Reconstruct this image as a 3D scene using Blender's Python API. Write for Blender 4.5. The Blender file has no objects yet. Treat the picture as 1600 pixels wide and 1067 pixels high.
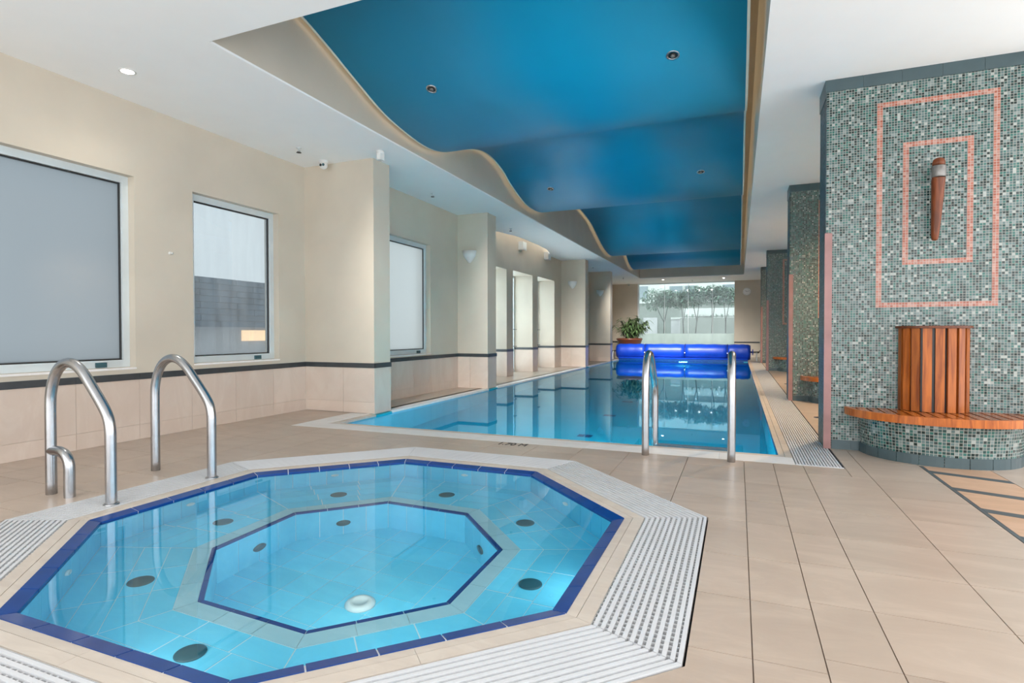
import bpy, math, random
from mathutils import Vector, Matrix
random.seed(7)
SC = bpy.context.scene
COL = SC.collection
T8 = math.tan(math.radians(22.5))

# ------------------------------------------------------------------ camera
F, YAW, PITCH, ROLL, H = 870.97, .3855, .0154, -.0014, 1.1
cam = bpy.data.cameras.new('camera')
cam.sensor_width = 36.0
cam.lens = F / 1600 * 36
cam.clip_start = .05
cam.clip_end = 300
fw = Vector((-math.sin(YAW) * math.cos(PITCH), math.cos(YAW) * math.cos(PITCH), -math.sin(PITCH)))
r_ = Vector((math.cos(YAW), math.sin(YAW), 0))
u_ = r_.cross(fw)
R2 = math.cos(ROLL) * r_ + math.sin(ROLL) * u_
U2 = -math.sin(ROLL) * r_ + math.cos(ROLL) * u_
co = bpy.data.objects.new('camera', cam)
COL.objects.link(co)
co.matrix_world = Matrix(((R2.x, U2.x, -fw.x, 0), (R2.y, U2.y, -fw.y, 0), (R2.z, U2.z, -fw.z, H), (0, 0, 0, 1)))
SC.camera = co

# ------------------------------------------------------------------ world, light, exposure
world = bpy.data.worlds.new('world')
SC.world = world
world.use_nodes = True
bg = world.node_tree.nodes['Background']
bg.inputs[0].default_value = (.95, .98, 1.0, 1)      # overcast daylight
bg.inputs[1].default_value = 1.15
vs = SC.view_settings
vs.view_transform = 'Standard'
vs.look = 'None'
vs.gamma = 1
vs.use_curve_mapping = False
vs.exposure = 1.58
SC.cycles.use_denoising = True
SC.cycles.max_bounces = 14
SC.cycles.diffuse_bounces = 7
SC.cycles.glossy_bounces = 5
SC.cycles.transmission_bounces = 10
SC.cycles.transparent_max_bounces = 12
SC.cycles.caustics_refractive = True
SC.cycles.caustics_reflective = True
SC.cycles.sample_clamp_indirect = 6
SC.cycles.blur_glossy = .3


def area_light(name, loc, size, energy, color, rot=(0, 0, 0)):
    l = bpy.data.lights.new(name, 'AREA')
    l.shape = 'RECTANGLE'
    l.size, l.size_y = size
    l.energy = energy
    l.color = color
    o = bpy.data.objects.new(name, l)
    COL.objects.link(o)
    o.location = loc
    o.rotation_euler = rot
    return o


def spot_light(name, loc, energy, color, angle=130, radius=.04):
    l = bpy.data.lights.new(name, 'SPOT')
    l.energy = energy
    l.color = color
    l.spot_size = math.radians(angle)
    l.spot_blend = 1.0
    l.shadow_soft_size = radius
    o = bpy.data.objects.new(name, l)
    COL.objects.link(o)
    o.location = loc
    return o


WARM = (1.0, .72, .42)
DAY = (.88, .95, 1.0)
# cove lamps lie on top of the wavy panel and wash the recess walls
WARM = (1.0, .84, .60)
area_light('cove_lamp', (-2.7, 14.0, 4.78), (.3, 21.0), 22, WARM, (0, math.radians(90), 0))
area_light('cove_lamp', (-1.2, 14.0, 4.78), (.3, 21.0), 14, WARM, (0, math.radians(-90), 0))
# added fill spots without fixtures, hidden behind the wave troughs, aimed down the hall
for y, z, e in ((3.46, 3.60, 160), (7.5, 3.74, 110), (11.7, 3.74, 120), (19.0, 3.70, 330)):
    for x in (-3.6, -2.9, -2.2, -1.5):
        spot_light('hall_fill', (x, y, z), e, (1, .97, .92), 56, .05).rotation_euler = (math.radians(90 - 31), 0, 0)
# daylight falling on the glazed doors from outside
area_light('door_daylight', (-7.2, 14.2, 1.7), (2.6, 6.0), 330, DAY, (0, math.radians(-90), 0))
# underwater lights: pool far wall and spa step; near-wall ones are added, unseen fill
for x in (-3.0, -2.2, -1.4, -.6):
    area_light('underwater_light', (x, 5.58, -.7), (.36, .36), 13, (.9, 1, 1), (math.radians(90), 0, 0))
area_light('underwater_light', (-2.0, 22.8, -.5), (.3, .3), 16, (.85, 1, .95), (math.radians(-90), 0, 0))
for k, e1, e2 in ((6, .5, .3), (7, .5, .8), (8, .4, .2)):
    q = math.radians(45 * k)
    area_light('spa_light', (-2.085 + 1.385 * math.cos(q), 2.70 + 1.385 * math.sin(q), -.27), (.3, .12), e1, (.95, 1, 1), (math.radians(90), 0, q + math.radians(90)))  # added to brighten the spa, on walls turned away from view
    area_light('spa_light', (-2.085 + .755 * math.cos(q), 2.70 + .755 * math.sin(q), -.66), (.3, .14), e2, (1, 1, .94), (math.radians(90), 0, q + math.radians(90)))

# ------------------------------------------------------------------ materials
def new_mat(name):
    m = bpy.data.materials.new(name)
    m.use_nodes = True
    nt = m.node_tree
    b = nt.nodes['Principled BSDF']
    return m, nt, b


def N(nt, kind, **kw):
    n = nt.nodes.new(kind)
    for k, v in kw.items():
        setattr(n, k, v)
    return n


def ramp(nt, stops, interp='LINEAR'):
    n = nt.nodes.new('ShaderNodeValToRGB')
    n.color_ramp.interpolation = interp
    e = n.color_ramp.elements
    while len(e) > 1:
        e.remove(e[-1])
    e[0].position = stops[0][0]
    e[0].color = (*stops[0][1], 1)
    for p, c in stops[1:]:
        x = e.new(p)
        x.color = (*c, 1)
    return n


def plain(name, color, rough=.5, metal=0, var=.06, scale=3.0, bump=0.0, bscale=60, spec=None, coat=0):
    """one colour with a soft procedural mottle, optional fine relief"""
    m, nt, b = new_mat(name)
    tc = N(nt, 'ShaderNodeNewGeometry')
    no = N(nt, 'ShaderNodeTexNoise')
    no.inputs['Scale'].default_value = scale
    no.inputs['Detail'].default_value = 4
    nt.links.new(tc.outputs['Position'], no.inputs['Vector'])
    rp = ramp(nt, [(.3, tuple(c * (1 - var) for c in color)), (.7, tuple(min(1, c * (1 + var)) for c in color))])
    nt.links.new(no.outputs['Fac'], rp.inputs['Fac'])
    nt.links.new(rp.outputs['Color'], b.inputs['Base Color'])
    b.inputs['Roughness'].default_value = rough
    b.inputs['Metallic'].default_value = metal
    if spec is not None:
        b.inputs['Specular IOR Level'].default_value = spec
    if coat:
        b.inputs['Coat Weight'].default_value = coat
        b.inputs['Coat Roughness'].default_value = .1
    if bump:
        n2 = N(nt, 'ShaderNodeTexNoise')
        n2.inputs['Scale'].default_value = bscale
        nt.links.new(tc.outputs['Position'], n2.inputs['Vector'])
        bp = N(nt, 'ShaderNodeBump')
        bp.inputs['Strength'].default_value = bump
        bp.inputs['Distance'].default_value = .004
        nt.links.new(n2.outputs['Fac'], bp.inputs['Height'])
        nt.links.new(bp.outputs['Normal'], b.inputs['Normal'])
    return m


def stone(name, c0, c1, rough=.35, scale=1.6, rnd=.10):
    """sandstone-like tile: streaky noise, each piece a slightly different tone"""
    m, nt, b = new_mat(name)
    geo = N(nt, 'ShaderNodeNewGeometry')
    oi = N(nt, 'ShaderNodeObjectInfo')
    mp = N(nt, 'ShaderNodeMapping')
    mp.inputs['Scale'].default_value = (1, 3.0, 1)
    mp.inputs['Rotation'].default_value = (0, 0, .5)
    nt.links.new(geo.outputs['Position'], mp.inputs['Vector'])
    no = N(nt, 'ShaderNodeTexNoise')
    no.inputs['Scale'].default_value = scale
    no.inputs['Detail'].default_value = 8
    no.inputs['Roughness'].default_value = .65
    no.inputs['Distortion'].default_value = 1.2
    nt.links.new(mp.outputs['Vector'], no.inputs['Vector'])
    rp = ramp(nt, [(.28, c0), (.5, tuple((a + q) / 2 for a, q in zip(c0, c1))), (.62, c1)])
    nt.links.new(no.outputs['Fac'], rp.inputs['Fac'])
    hs = N(nt, 'ShaderNodeHueSaturation')
    mr = N(nt, 'ShaderNodeMapRange')
    mr.inputs['To Min'].default_value = 1 - rnd
    mr.inputs['To Max'].default_value = 1 + rnd
    nt.links.new(oi.outputs['Random'], mr.inputs['Value'])
    nt.links.new(mr.outputs['Result'], hs.inputs['Value'])
    nt.links.new(rp.outputs['Color'], hs.inputs['Color'])
    nt.links.new(hs.outputs['Color'], b.inputs['Base Color'])
    b.inputs['Roughness'].default_value = rough
    return m


def mosaic(name, stops, grout, rough=.18, tilt=.10, gw=.07):
    """glass mosaic: one random colour and one random tilt per chip, grout lines between; UVs count chips"""
    m, nt, b = new_mat(name)
    uv = N(nt, 'ShaderNodeUVMap')
    fl = N(nt, 'ShaderNodeVectorMath', operation='FLOOR')
    fr = N(nt, 'ShaderNodeVectorMath', operation='FRACTION')
    nt.links.new(uv.outputs[0], fl.inputs[0])
    nt.links.new(uv.outputs[0], fr.inputs[0])
    wn = N(nt, 'ShaderNodeTexWhiteNoise', noise_dimensions='3D')
    nt.links.new(fl.outputs[0], wn.inputs['Vector'])
    rp = ramp(nt, stops, 'CONSTANT')
    nt.links.new(wn.outputs['Value'], rp.inputs['Fac'])
    sx = N(nt, 'ShaderNodeSeparateXYZ')
    nt.links.new(fr.outputs[0], sx.inputs[0])

    def edge(out):
        a = N(nt, 'ShaderNodeMath', operation='SUBTRACT')
        a.inputs[1].default_value = .5
        nt.links.new(out, a.inputs[0])
        c = N(nt, 'ShaderNodeMath', operation='ABSOLUTE')
        nt.links.new(a.outputs[0], c.inputs[0])
        return c
    mx = N(nt, 'ShaderNodeMath', operation='MAXIMUM')
    nt.links.new(edge(sx.outputs['X']).outputs[0], mx.inputs[0])
    nt.links.new(edge(sx.outputs['Y']).outputs[0], mx.inputs[1])
    gt = N(nt, 'ShaderNodeMath', operation='GREATER_THAN')
    gt.inputs[1].default_value = .5 - gw
    nt.links.new(mx.outputs[0], gt.inputs[0])
    mc = N(nt, 'ShaderNodeMix', data_type='RGBA')
    nt.links.new(gt.outputs[0], mc.inputs[0])
    nt.links.new(rp.outputs['Color'], mc.inputs[6])
    mc.inputs[7].default_value = (*grout, 1)
    nt.links.new(mc.outputs[2], b.inputs['Base Color'])
    rr = N(nt, 'ShaderNodeMapRange')
    rr.inputs['To Min'].default_value = rough
    rr.inputs['To Max'].default_value = .8
    nt.links.new(gt.outputs[0], rr.inputs['Value'])
    nt.links.new(rr.outputs['Result'], b.inputs['Roughness'])
    geo = N(nt, 'ShaderNodeNewGeometry')
    s1 = N(nt, 'ShaderNodeVectorMath', operation='SUBTRACT')
    s1.inputs[1].default_value = (.5, .5, .5)
    nt.links.new(wn.outputs['Color'], s1.inputs[0])
    s2 = N(nt, 'ShaderNodeVectorMath', operation='SCALE')
    s2.inputs['Scale'].default_value = tilt * 2
    nt.links.new(s1.outputs[0], s2.inputs[0])
    ad = N(nt, 'ShaderNodeVectorMath', operation='ADD')
    nt.links.new(geo.outputs['Normal'], ad.inputs[0])
    nt.links.new(s2.outputs[0], ad.inputs[1])
    nm = N(nt, 'ShaderNodeVectorMath', operation='NORMALIZE')
    nt.links.new(ad.outputs[0], nm.inputs[0])
    nt.links.new(nm.outputs[0], b.inputs['Normal'])
    b.inputs['Specular IOR Level'].default_value = .55
    return m


def wood(name, c0, c1, rough=.28, axis=2):
    m, nt, b = new_mat(name)
    tc = N(nt, 'ShaderNodeNewGeometry')
    oi = N(nt, 'ShaderNodeObjectInfo')
    mp = N(nt, 'ShaderNodeMapping')
    s = [14, 14, 14]
    s[axis] = 1.2
    mp.inputs['Scale'].default_value = s
    nt.links.new(tc.outputs['Position'], mp.inputs['Vector'])
    av = N(nt, 'ShaderNodeVectorMath', operation='ADD')
    nt.links.new(mp.outputs['Vector'], av.inputs[0])
    sc = N(nt, 'ShaderNodeMath', operation='MULTIPLY')
    sc.inputs[1].default_value = 37
    nt.links.new(oi.outputs['Random'], sc.inputs[0])
    nt.links.new(sc.outputs[0], av.inputs[1])
    no = N(nt, 'ShaderNodeTexNoise')
    no.inputs['Scale'].default_value = 2.2
    no.inputs['Detail'].default_value = 6
    no.inputs['Distortion'].default_value = .8
    nt.links.new(av.outputs[0], no.inputs['Vector'])
    rp = ramp(nt, [(.3, c0), (.65, c1)])
    nt.links.new(no.outputs['Fac'], rp.inputs['Fac'])
    hs = N(nt, 'ShaderNodeHueSaturation')
    mr = N(nt, 'ShaderNodeMapRange')
    mr.inputs['To Min'].default_value = .72
    mr.inputs['To Max'].default_value = 1.15
    nt.links.new(oi.outputs['Random'], mr.inputs['Value'])
    nt.links.new(mr.outputs['Result'], hs.inputs['Value'])
    nt.links.new(rp.outputs['Color'], hs.inputs['Color'])
    nt.links.new(hs.outputs['Color'], b.inputs['Base Color'])
    b.inputs['Roughness'].default_value = rough
    b.inputs['Coat Weight'].default_value = .12
    b.inputs['Specular IOR Level'].default_value = .3
    b.inputs['Coat Roughness'].default_value = .12
    return m


def water(name, tint, ripple, rscale, sheen=(.9, .95, 1)):
    m, nt, b = new_mat(name)
    nt.nodes.remove(b)
    out = nt.nodes['Material Output']
    rf = N(nt, 'ShaderNodeBsdfRefraction')
    rf.inputs['Color'].default_value = (*tint, 1)
    rf.inputs['IOR'].default_value = 1.33
    rf.inputs['Roughness'].default_value = 0
    gl = N(nt, 'ShaderNodeBsdfGlossy')
    gl.inputs['Roughness'].default_value = .015
    gl.inputs['Color'].default_value = (*sheen, 1)
    frs = N(nt, 'ShaderNodeFresnel')
    frs.inputs['IOR'].default_value = 1.33
    mx = N(nt, 'ShaderNodeMixShader')
    nt.links.new(frs.outputs[0], mx.inputs[0])
    nt.links.new(rf.outputs[0], mx.inputs[1])
    nt.links.new(gl.outputs[0], mx.inputs[2])
    nt.links.new(mx.outputs[0], out.inputs[0])
    geo = N(nt, 'ShaderNodeNewGeometry')
    no = N(nt, 'ShaderNodeTexNoise')
    no.inputs['Scale'].default_value = rscale
    no.inputs['Detail'].default_value = 2
    nt.links.new(geo.outputs['Position'], no.inputs['Vector'])
    bp = N(nt, 'ShaderNodeBump')
    bp.inputs['Strength'].default_value = ripple
    bp.inputs['Distance'].default_value = .01
    nt.links.new(no.outputs['Fac'], bp.inputs['Height'])
    for q in (rf, gl, frs):
        nt.links.new(bp.outputs['Normal'], q.inputs['Normal'])
    return m


def pane_mat(name, clear, tint=(.92, .97, .95), milk=(.8, .86, .9)):
    """thin pane: clear share transmits straight, the rest scatters (condensation, frosting); Fresnel reflection on top"""
    m, nt, b = new_mat(name)
    nt.nodes.remove(b)
    out = nt.nodes['Material Output']
    tr = N(nt, 'ShaderNodeBsdfTransparent')
    tr.inputs[0].default_value = (*tint, 1)
    tl = N(nt, 'ShaderNodeBsdfTranslucent')
    tl.inputs[0].default_value = (*milk, 1)
    mx = N(nt, 'ShaderNodeMixShader')
    mx.inputs[0].default_value = clear
    if clear not in (0, 1):
        geo = N(nt, 'ShaderNodeNewGeometry')
        no = N(nt, 'ShaderNodeTexNoise')
        no.inputs['Scale'].default_value = 3
        mp = N(nt, 'ShaderNodeMapping')
        mp.inputs['Scale'].default_value = (1, 3, .5)
        nt.links.new(geo.outputs['Position'], mp.inputs['Vector'])
        nt.links.new(mp.outputs['Vector'], no.inputs['Vector'])
        mr = N(nt, 'ShaderNodeMapRange')
        mr.inputs['To Min'].default_value = max(0, clear - .15)
        mr.inputs['To Max'].default_value = min(1, clear + .15)
        nt.links.new(no.outputs['Fac'], mr.inputs['Value'])
        nt.links.new(mr.outputs['Result'], mx.inputs[0])
    nt.links.new(tl.outputs[0], mx.inputs[1])
    nt.links.new(tr.outputs[0], mx.inputs[2])
    gl = N(nt, 'ShaderNodeBsdfGlossy')
    gl.inputs['Roughness'].default_value = .12 if clear < .3 else .02
    frs = N(nt, 'ShaderNodeFresnel')
    frs.inputs[0].default_value = 1.45
    m2 = N(nt, 'ShaderNodeMixShader')
    gb = N(nt, 'ShaderNodeNewGeometry')            # no inner reflection: a thin pane does not trap light
    fr2 = N(nt, 'ShaderNodeMath', operation='SUBTRACT', use_clamp=True)
    nt.links.new(frs.outputs[0], fr2.inputs[0])
    nt.links.new(gb.outputs['Backfacing'], fr2.inputs[1])
    nt.links.new(fr2.outputs[0], m2.inputs[0])
    nt.links.new(mx.outputs[0], m2.inputs[1])
    nt.links.new(gl.outputs[0], m2.inputs[2])
    nt.links.new(m2.outputs[0], out.inputs[0])
    return m


def emit(name, color, strength):
    m, nt, b = new_mat(name)
    b.inputs['Base Color'].default_value = (*color, 1)
    b.inputs['Emission Color'].default_value = (*color, 1)
    b.inputs['Emission Strength'].default_value = strength
    return m


M = {}
M['paint'] = plain('beige_wall_paint', (.575, .51, .42), .7, var=.05, scale=1.5, bump=.05)
M['ceil'] = plain('white_ceiling_paint', (.90, .90, .89), .8, var=.01)
M['wave'] = plain('blue_wave_paint', (.003, .30, .53), .45, spec=.35, var=.04, scale=1.2)
M['pale'] = plain('pale_panel_edge', (.72, .72, .62), .6)
M['wain'] = stone('wainscot_stone', (.60, .48, .40), (.66, .55, .47), .3, 1.2, .05)
M['trim'] = plain('dark_trim_tile', (.045, .05, .055), .3, var=.15, scale=8)
M['floor'] = stone('floor_stone', (.43, .335, .265), (.51, .405, .325), .3, 1.6, .05)
M['grout'] = plain('floor_grout', (.20, .15, .12), .9)
M['wgrout'] = plain('white_grout', (.78, .80, .80), .8)
M['white_stone'] = stone('white_coping_stone', (.76, .73, .70), (.84, .81, .79), .4, 3, .04)
M['beige_stone'] = stone('beige_coping_stone', (.54, .46, .39), (.62, .54, .46), .4, 3, .04)
M['plastic'] = plain('white_grating_plastic', (.62, .62, .63), .45, var=.03)
M['dark'] = plain('dark_gap', (.03, .03, .035), .8)
M['steel'] = plain('brushed_steel', (.46, .47, .49), .27, 1, var=.05, scale=20)
M['navy'] = plain('navy_glazed_tile', (.003, .045, .22), .2, var=.12, scale=6, spec=.3)
M['sky_tile'] = stone('light_blue_pool_tile', (.15, .62, .82), (.19, .68, .86), .25, 2, .06)
M['ledge_tile'] = stone('grey_ledge_tile', (.42, .58, .62), (.50, .64, .67), .35, 2, .03)
M['pool_tile'] = plain('pool_blue_tile', (.015, .40, .52), .3, var=.05, scale=2)
M['jet'] = plain('grey_jet_plastic', (.03, .095, .115), .4)
M['whiteplastic'] = plain('white_plastic', (.70, .70, .68), .45)
M['blackplastic'] = plain('black_plastic', (.02, .02, .02), .35)
M['pewter'] = plain('dull_pewter', (.22, .21, .20), .4, .5, var=.25, scale=20)
M['alu'] = plain('pale_aluminium', (.66, .72, .74), .35, .2)
M['cover'] = plain('blue_pool_cover', (.002, .042, .42), .4, var=.15, scale=2, bump=.15, bscale=12)
M['strap'] = plain('dark_blue_strap', (.005, .012, .12), .6)
M['slate'] = plain('slate_tile', (.055, .088, .098), .35, var=.12, scale=5)
M['copper'] = plain('pinkish_copper_strip', (.30, .155, .145), .35, .1, var=.15, scale=5)
GREEN = [(0, (.004, .022, .021)), (.22, (.012, .058, .054)), (.40, (.022, .115, .10)), (.56, (.05, .105, .105)), (.72, (.09, .145, .145)), (.86, (.17, .22, .215)), (.95, (.32, .35, .33))]
PINK = [(0, (.30, .085, .05)), (.3, (.38, .13, .085)), (.6, (.34, .17, .13)), (.85, (.44, .23, .18))]
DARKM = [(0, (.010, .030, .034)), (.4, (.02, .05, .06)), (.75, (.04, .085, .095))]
M['mosaic'] = mosaic('green_glass_mosaic', GREEN, (.34, .34, .31))
M['pinkmosaic'] = mosaic('pink_mosaic', PINK, (.46, .36, .32), .25, .06)
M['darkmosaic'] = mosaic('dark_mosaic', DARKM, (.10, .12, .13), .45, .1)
M['wood'] = wood('orange_timber', (.23, .05, .008), (.50, .14, .022), .34, 2)
M['wood_flat'] = wood('orange_timber_seat', (.23, .05, .008), (.50, .14, .022), .25, 1)
M['horn'] = wood('red_brown_timber', (.10, .024, .006), (.21, .052, .014), .4, 2)
M['inlay'] = stone('terracotta_inlay', (.50, .30, .18), (.60, .38, .25), .35, 2, .05)
M['inlay_dark'] = plain('dark_inlay_stone', (.06, .08, .09), .4, var=.15, scale=8)
M['frost'] = pane_mat('frosted_glass', 0, milk=(.345, .37, .385))
M['frost_pale'] = pane_mat('pale_frosted_glass', 0, milk=(.46, .49, .495))
M['mist'] = pane_mat('misted_glass', .84, tint=(.46, .49, .50), milk=(.40, .43, .45))
M['glass'] = pane_mat('clear_glass', .94, tint=(.90, .96, .94), milk=(.8, .86, .86))
M['film'] = pane_mat('frosted_film', .1, tint=(.8, .82, .8), milk=(.93, .95, .93))
M['leaf'] = plain('green_leaf', (.11, .18, .07), .4, var=.6, scale=9)
M['leaf_far'] = plain('grey_green_leaf', (.13, .22, .17), .6, var=.75, scale=6)
M['bark'] = plain('dark_bark', (.04, .04, .038), .8, var=.3, scale=10)
M['pot'] = plain('brown_glazed_pot', (.16, .05, .03), .3)
M['soil'] = plain('soil', (.04, .03, .02), .9)
M['facade'] = plain('grey_facade', (.21, .235, .225), .8)
M['facade_white'] = plain('white_facade_panel', (.46, .46, .49), .7)
M['facade_light'] = plain('pale_facade', (.58, .61, .61), .7)
M['facade_glass'] = plain('dull_window_glass', (.17, .22, .26), .15)
M['planter'] = plain('planter_concrete', (.36, .36, .35), .8)
M['shingle'] = plain('dark_shingle', (.05, .09, .14), .6, var=.5, scale=3)
M['lit'] = emit('wall_glow', (1.0, .62, .34), 1.4)
M['lamp'] = emit('lamp_lens', (1, .97, .9), 14)
M['blackprint'] = plain('black_print', (.015, .015, .015), .5)
M['dial'] = plain('white_clock_dial', (.85, .84, .82), .4)

# ------------------------------------------------------------------ mesh building
WORLD_AT = {}


class MB:
    """collects shapes in world coordinates; build() links them as ONE mesh object"""

    norecalc = False

    def __init__(self):
        self.v, self.f, self.uv, self.mi, self.sm = [], [], [], [], []

    def face(self, pts, uv=None, mi=0, sm=False):
        i = len(self.v)
        self.v += [tuple(p) for p in pts]
        self.f.append(tuple(range(i, i + len(pts))))
        self.uv.append(uv or [(0, 0)] * len(pts))
        self.mi.append(mi)
        self.sm.append(sm)

    def grid(self, rows, closed=False, sm=True, mi=0, uvf=None):
        """rows of equal-length point lists -> quads"""
        n = len(rows[0])
        i0 = len(self.v)
        for r in rows:
            self.v += [tuple(p) for p in r]
        for a in range(len(rows) - 1):
            for b in range(n if closed else n - 1):
                c = (b + 1) % n
                q = (i0 + a * n + b, i0 + a * n + c, i0 + (a + 1) * n + c, i0 + (a + 1) * n + b)
                self.f.append(q)
                self.uv.append([uvf(a, b), uvf(a, b + 1), uvf(a + 1, b + 1), uvf(a + 1, b)] if uvf else [(0, 0)] * 4)
                self.mi.append(mi)
                self.sm.append(sm)

    def box(self, x0, y0, z0, x1, y1, z1, uvs=0, mi=0):
        """axis-aligned box; uvs > 0 writes UVs that count chips of that pitch"""
        p = [(x0, y0, z0), (x1, y0, z0), (x1, y1, z0), (x0, y1, z0), (x0, y0, z1), (x1, y0, z1), (x1, y1, z1), (x0, y1, z1)]
        for q, ax in (((0, 3, 2, 1), (0, 1)), ((4, 5, 6, 7), (0, 1)), ((0, 1, 5, 4), (0, 2)), ((2, 3, 7, 6), (0, 2)), ((1, 2, 6, 5), (1, 2)), ((3, 0, 4, 7), (1, 2))):
            pts = [p[k] for k in q]
            self.face(pts, [(a[ax[0]] / uvs, a[ax[1]] / uvs) for a in pts] if uvs else None, mi)
        return self

    def prism(self, poly, z0, z1, mi=0, ztop=None):
        """poly counter-clockwise in xy; ztop gives each corner its own top height"""
        n = len(poly)
        zt = ztop or [z1] * n
        top = [(x, y, zt[i]) for i, (x, y) in enumerate(poly)]
        bot = [(x, y, z0) for x, y in poly]
        self.face(top, mi=mi)
        self.face(bot[::-1], mi=mi)
        for i in range(n):
            j = (i + 1) % n
            self.face([bot[i], bot[j], top[j], top[i]], mi=mi)
        return self

    def tube(self, path, r, seg=14, caps=True):
        path = [Vector(p) for p in path]
        rr = r if isinstance(r, (list, tuple)) else [r] * len(path)
        rows = []
        prev = None
        for i, p in enumerate(path):
            t = (path[min(i + 1, len(path) - 1)] - path[max(i - 1, 0)]).normalized()
            if prev is None:
                a = Vector((0, 0, 1)) if abs(t.z) < .9 else Vector((0, 1, 0))
                n = t.cross(a).normalized()
            else:
                n = (prev - t * prev.dot(t)).normalized()
            prev = n
            b = t.cross(n)
            rows.append([p + rr[i] * (math.cos(2 * math.pi * k / seg) * n + math.sin(2 * math.pi * k / seg) * b) for k in range(seg)])
        self.grid(rows, True)
        if caps:
            self.face(rows[0][::-1])
            self.face(rows[-1])
        return self

    def lathe(self, prof, c, axis='z', seg=24, caps=True):
        """prof: (radius, height) along the axis from point c"""
        rows = []
        for r, h in prof:
            row = []
            for k in range(seg):
                a = 2 * math.pi * k / seg
                u, v = r * math.cos(a), r * math.sin(a)
                row.append({'z': (c[0] + u, c[1] + v, c[2] + h), 'y': (c[0] + u, c[1] + h, c[2] + v), 'x': (c[0] + h, c[1] + u, c[2] + v)}[axis])
            rows.append(row)
        self.grid(rows, True)
        if caps:
            self.face(rows[0][::-1])
            self.face(rows[-1])
        return self

    def mesh(self, name, mats, off=(0, 0, 0)):
        me = bpy.data.meshes.new(name)
        me.from_pydata([(x - off[0], y - off[1], z - off[2]) for x, y, z in self.v], [], self.f)
        ul = me.uv_layers.new(name='UVMap')
        k = 0
        for q in self.uv:
            for c in q:
                ul.data[k].uv = c
                k += 1
        for i, p in enumerate(me.polygons):
            p.material_index = self.mi[i]
            p.use_smooth = self.sm[i]
        for m in mats:
            me.materials.append(m)
        import bmesh
        bm = bmesh.new()
        bm.from_mesh(me)
        bmesh.ops.remove_doubles(bm, verts=bm.verts, dist=1e-5)
        if not self.norecalc:
            bmesh.ops.recalc_face_normals(bm, faces=bm.faces)
        bm.to_mesh(me)
        bm.free()
        return me

    def build(self, name, mat, parent=None, at=None):
        mats = mat if isinstance(mat, list) else [mat]
        if at is None:
            at = WORLD_AT.get(parent.name, Vector((0, 0, 0))) if parent else Vector((0, 0, 0))
        at = Vector(at)
        me = self.mesh(name, mats, at)
        return link(name, me, parent, at)


def link(name, data, parent=None, at=(0, 0, 0)):
    o = bpy.data.objects.new(name, data)
    COL.objects.link(o)
    at = Vector(at)
    if parent:
        o.parent = parent
        o.location = at - WORLD_AT.get(parent.name, Vector((0, 0, 0)))
    else:
        o.location = at
    WORLD_AT[o.name] = at
    return o


def thing(name, label, cat, at, group=None):
    o = link(name, None, None, at)
    o.empty_display_size = .1
    return tag(o, label, cat, group)


def tag(o, label, cat, group=None):
    o['label'] = label
    o['category'] = cat
    if group:
        o['group'] = group
    return o


def struct(o):
    o['kind'] = 'structure'
    return o


def kids(o):
    return [c for c in bpy.data.objects if c.parent == o]


def dup(root, at, label, group=None):
    """copy of a thing with copies of its parts and sub-parts"""
    def cp(o, parent):
        c = o.copy()
        COL.objects.link(c)
        if parent:
            c.parent = parent
        for k in children[o.name]:
            cp(k, c)
        return c
    children = {}

    def walk(o):
        children[o.name] = kids(o)
        for k in children[o.name]:
            walk(k)
    walk(root)
    r = cp(root, None)
    r.location = at
    WORLD_AT[r.name] = Vector(at)
    r['label'] = label
    if group:
        r['group'] = group
    return r


# ================================================================== THE SETTING
CZ = 3.47                      # ceiling
XL, XB, XD = -5.77, -5.25, -5.40   # left wall near, window bay, door bay
XA = -4.585                    # pilaster faces
YA, YA2, YB, YB2, YC, YC2, YD, YD2 = 6.315, 6.69, 10.02, 10.43, 17.6, 17.98, 21.4, 21.75
YE = 27.45
TZ0, TZ1 = .624, .689          # dark dado trim
PX0, PX1, PY0, PY1 = -4.555, .345, 5.55, 22.9     # swimming pool
GX0, GX1 = .452, .795          # right-hand grating
SX, SY = -2.085, 2.70          # spa centre
R_G1, R_G0, R_C0, R_W = 1.917, 1.575, 1.464, 1.40   # grating outer / inner, nosing outer, wall
CX0, CX1, CY0, CY1 = -4.0, .205, 3.31, 24.72     # ceiling recess
XP = .766                      # free ends of the tiled partitions


def octa(r, cx=SX, cy=SY):
    R = r / math.cos(math.pi / 8)
    return [(cx + R * math.cos(math.radians(-22.5 + 45 * k)), cy + R * math.sin(math.radians(-22.5 + 45 * k))) for k in range(8)]


def clip(poly, nx, ny, d, keep_inside):
    """half-plane clip: inside is nx*x+ny*y <= d"""
    out = []
    for i in range(len(poly)):
        a, b = poly[i], poly[(i + 1) % len(poly)]
        da, db = nx * a[0] + ny * a[1] - d, nx * b[0] + ny * b[1] - d
        if not keep_inside:
            da, db = -da, -db
        if da <= 0:
            out.append(a)
        if (da < -1e-9 and db > 1e-9) or (da > 1e-9 and db < -1e-9):
            t = da / (da - db)
            out.append((a[0] + t * (b[0] - a[0]), a[1] + t * (b[1] - a[1])))
    return out


def minus_octagon(poly, r):
    """poly minus the octagon -> convex pieces"""
    pieces, rest = [], poly
    for k in range(8):
        a = math.radians(45 * k)
        nx, ny = math.cos(a), math.sin(a)
        d = nx * SX + ny * SY + r
        o = clip(rest, nx, ny, d, False)
        if len(o) > 2 and area(o) > 1e-5:
            pieces.append(o)
        rest = clip(rest, nx, ny, d, True)
        if len(rest) < 3:
            break
    return pieces


def area(p):
    return abs(sum(p[i][0] * p[(i + 1) % len(p)][1] - p[(i + 1) % len(p)][0] * p[i][1] for i in range(len(p)))) / 2


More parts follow.
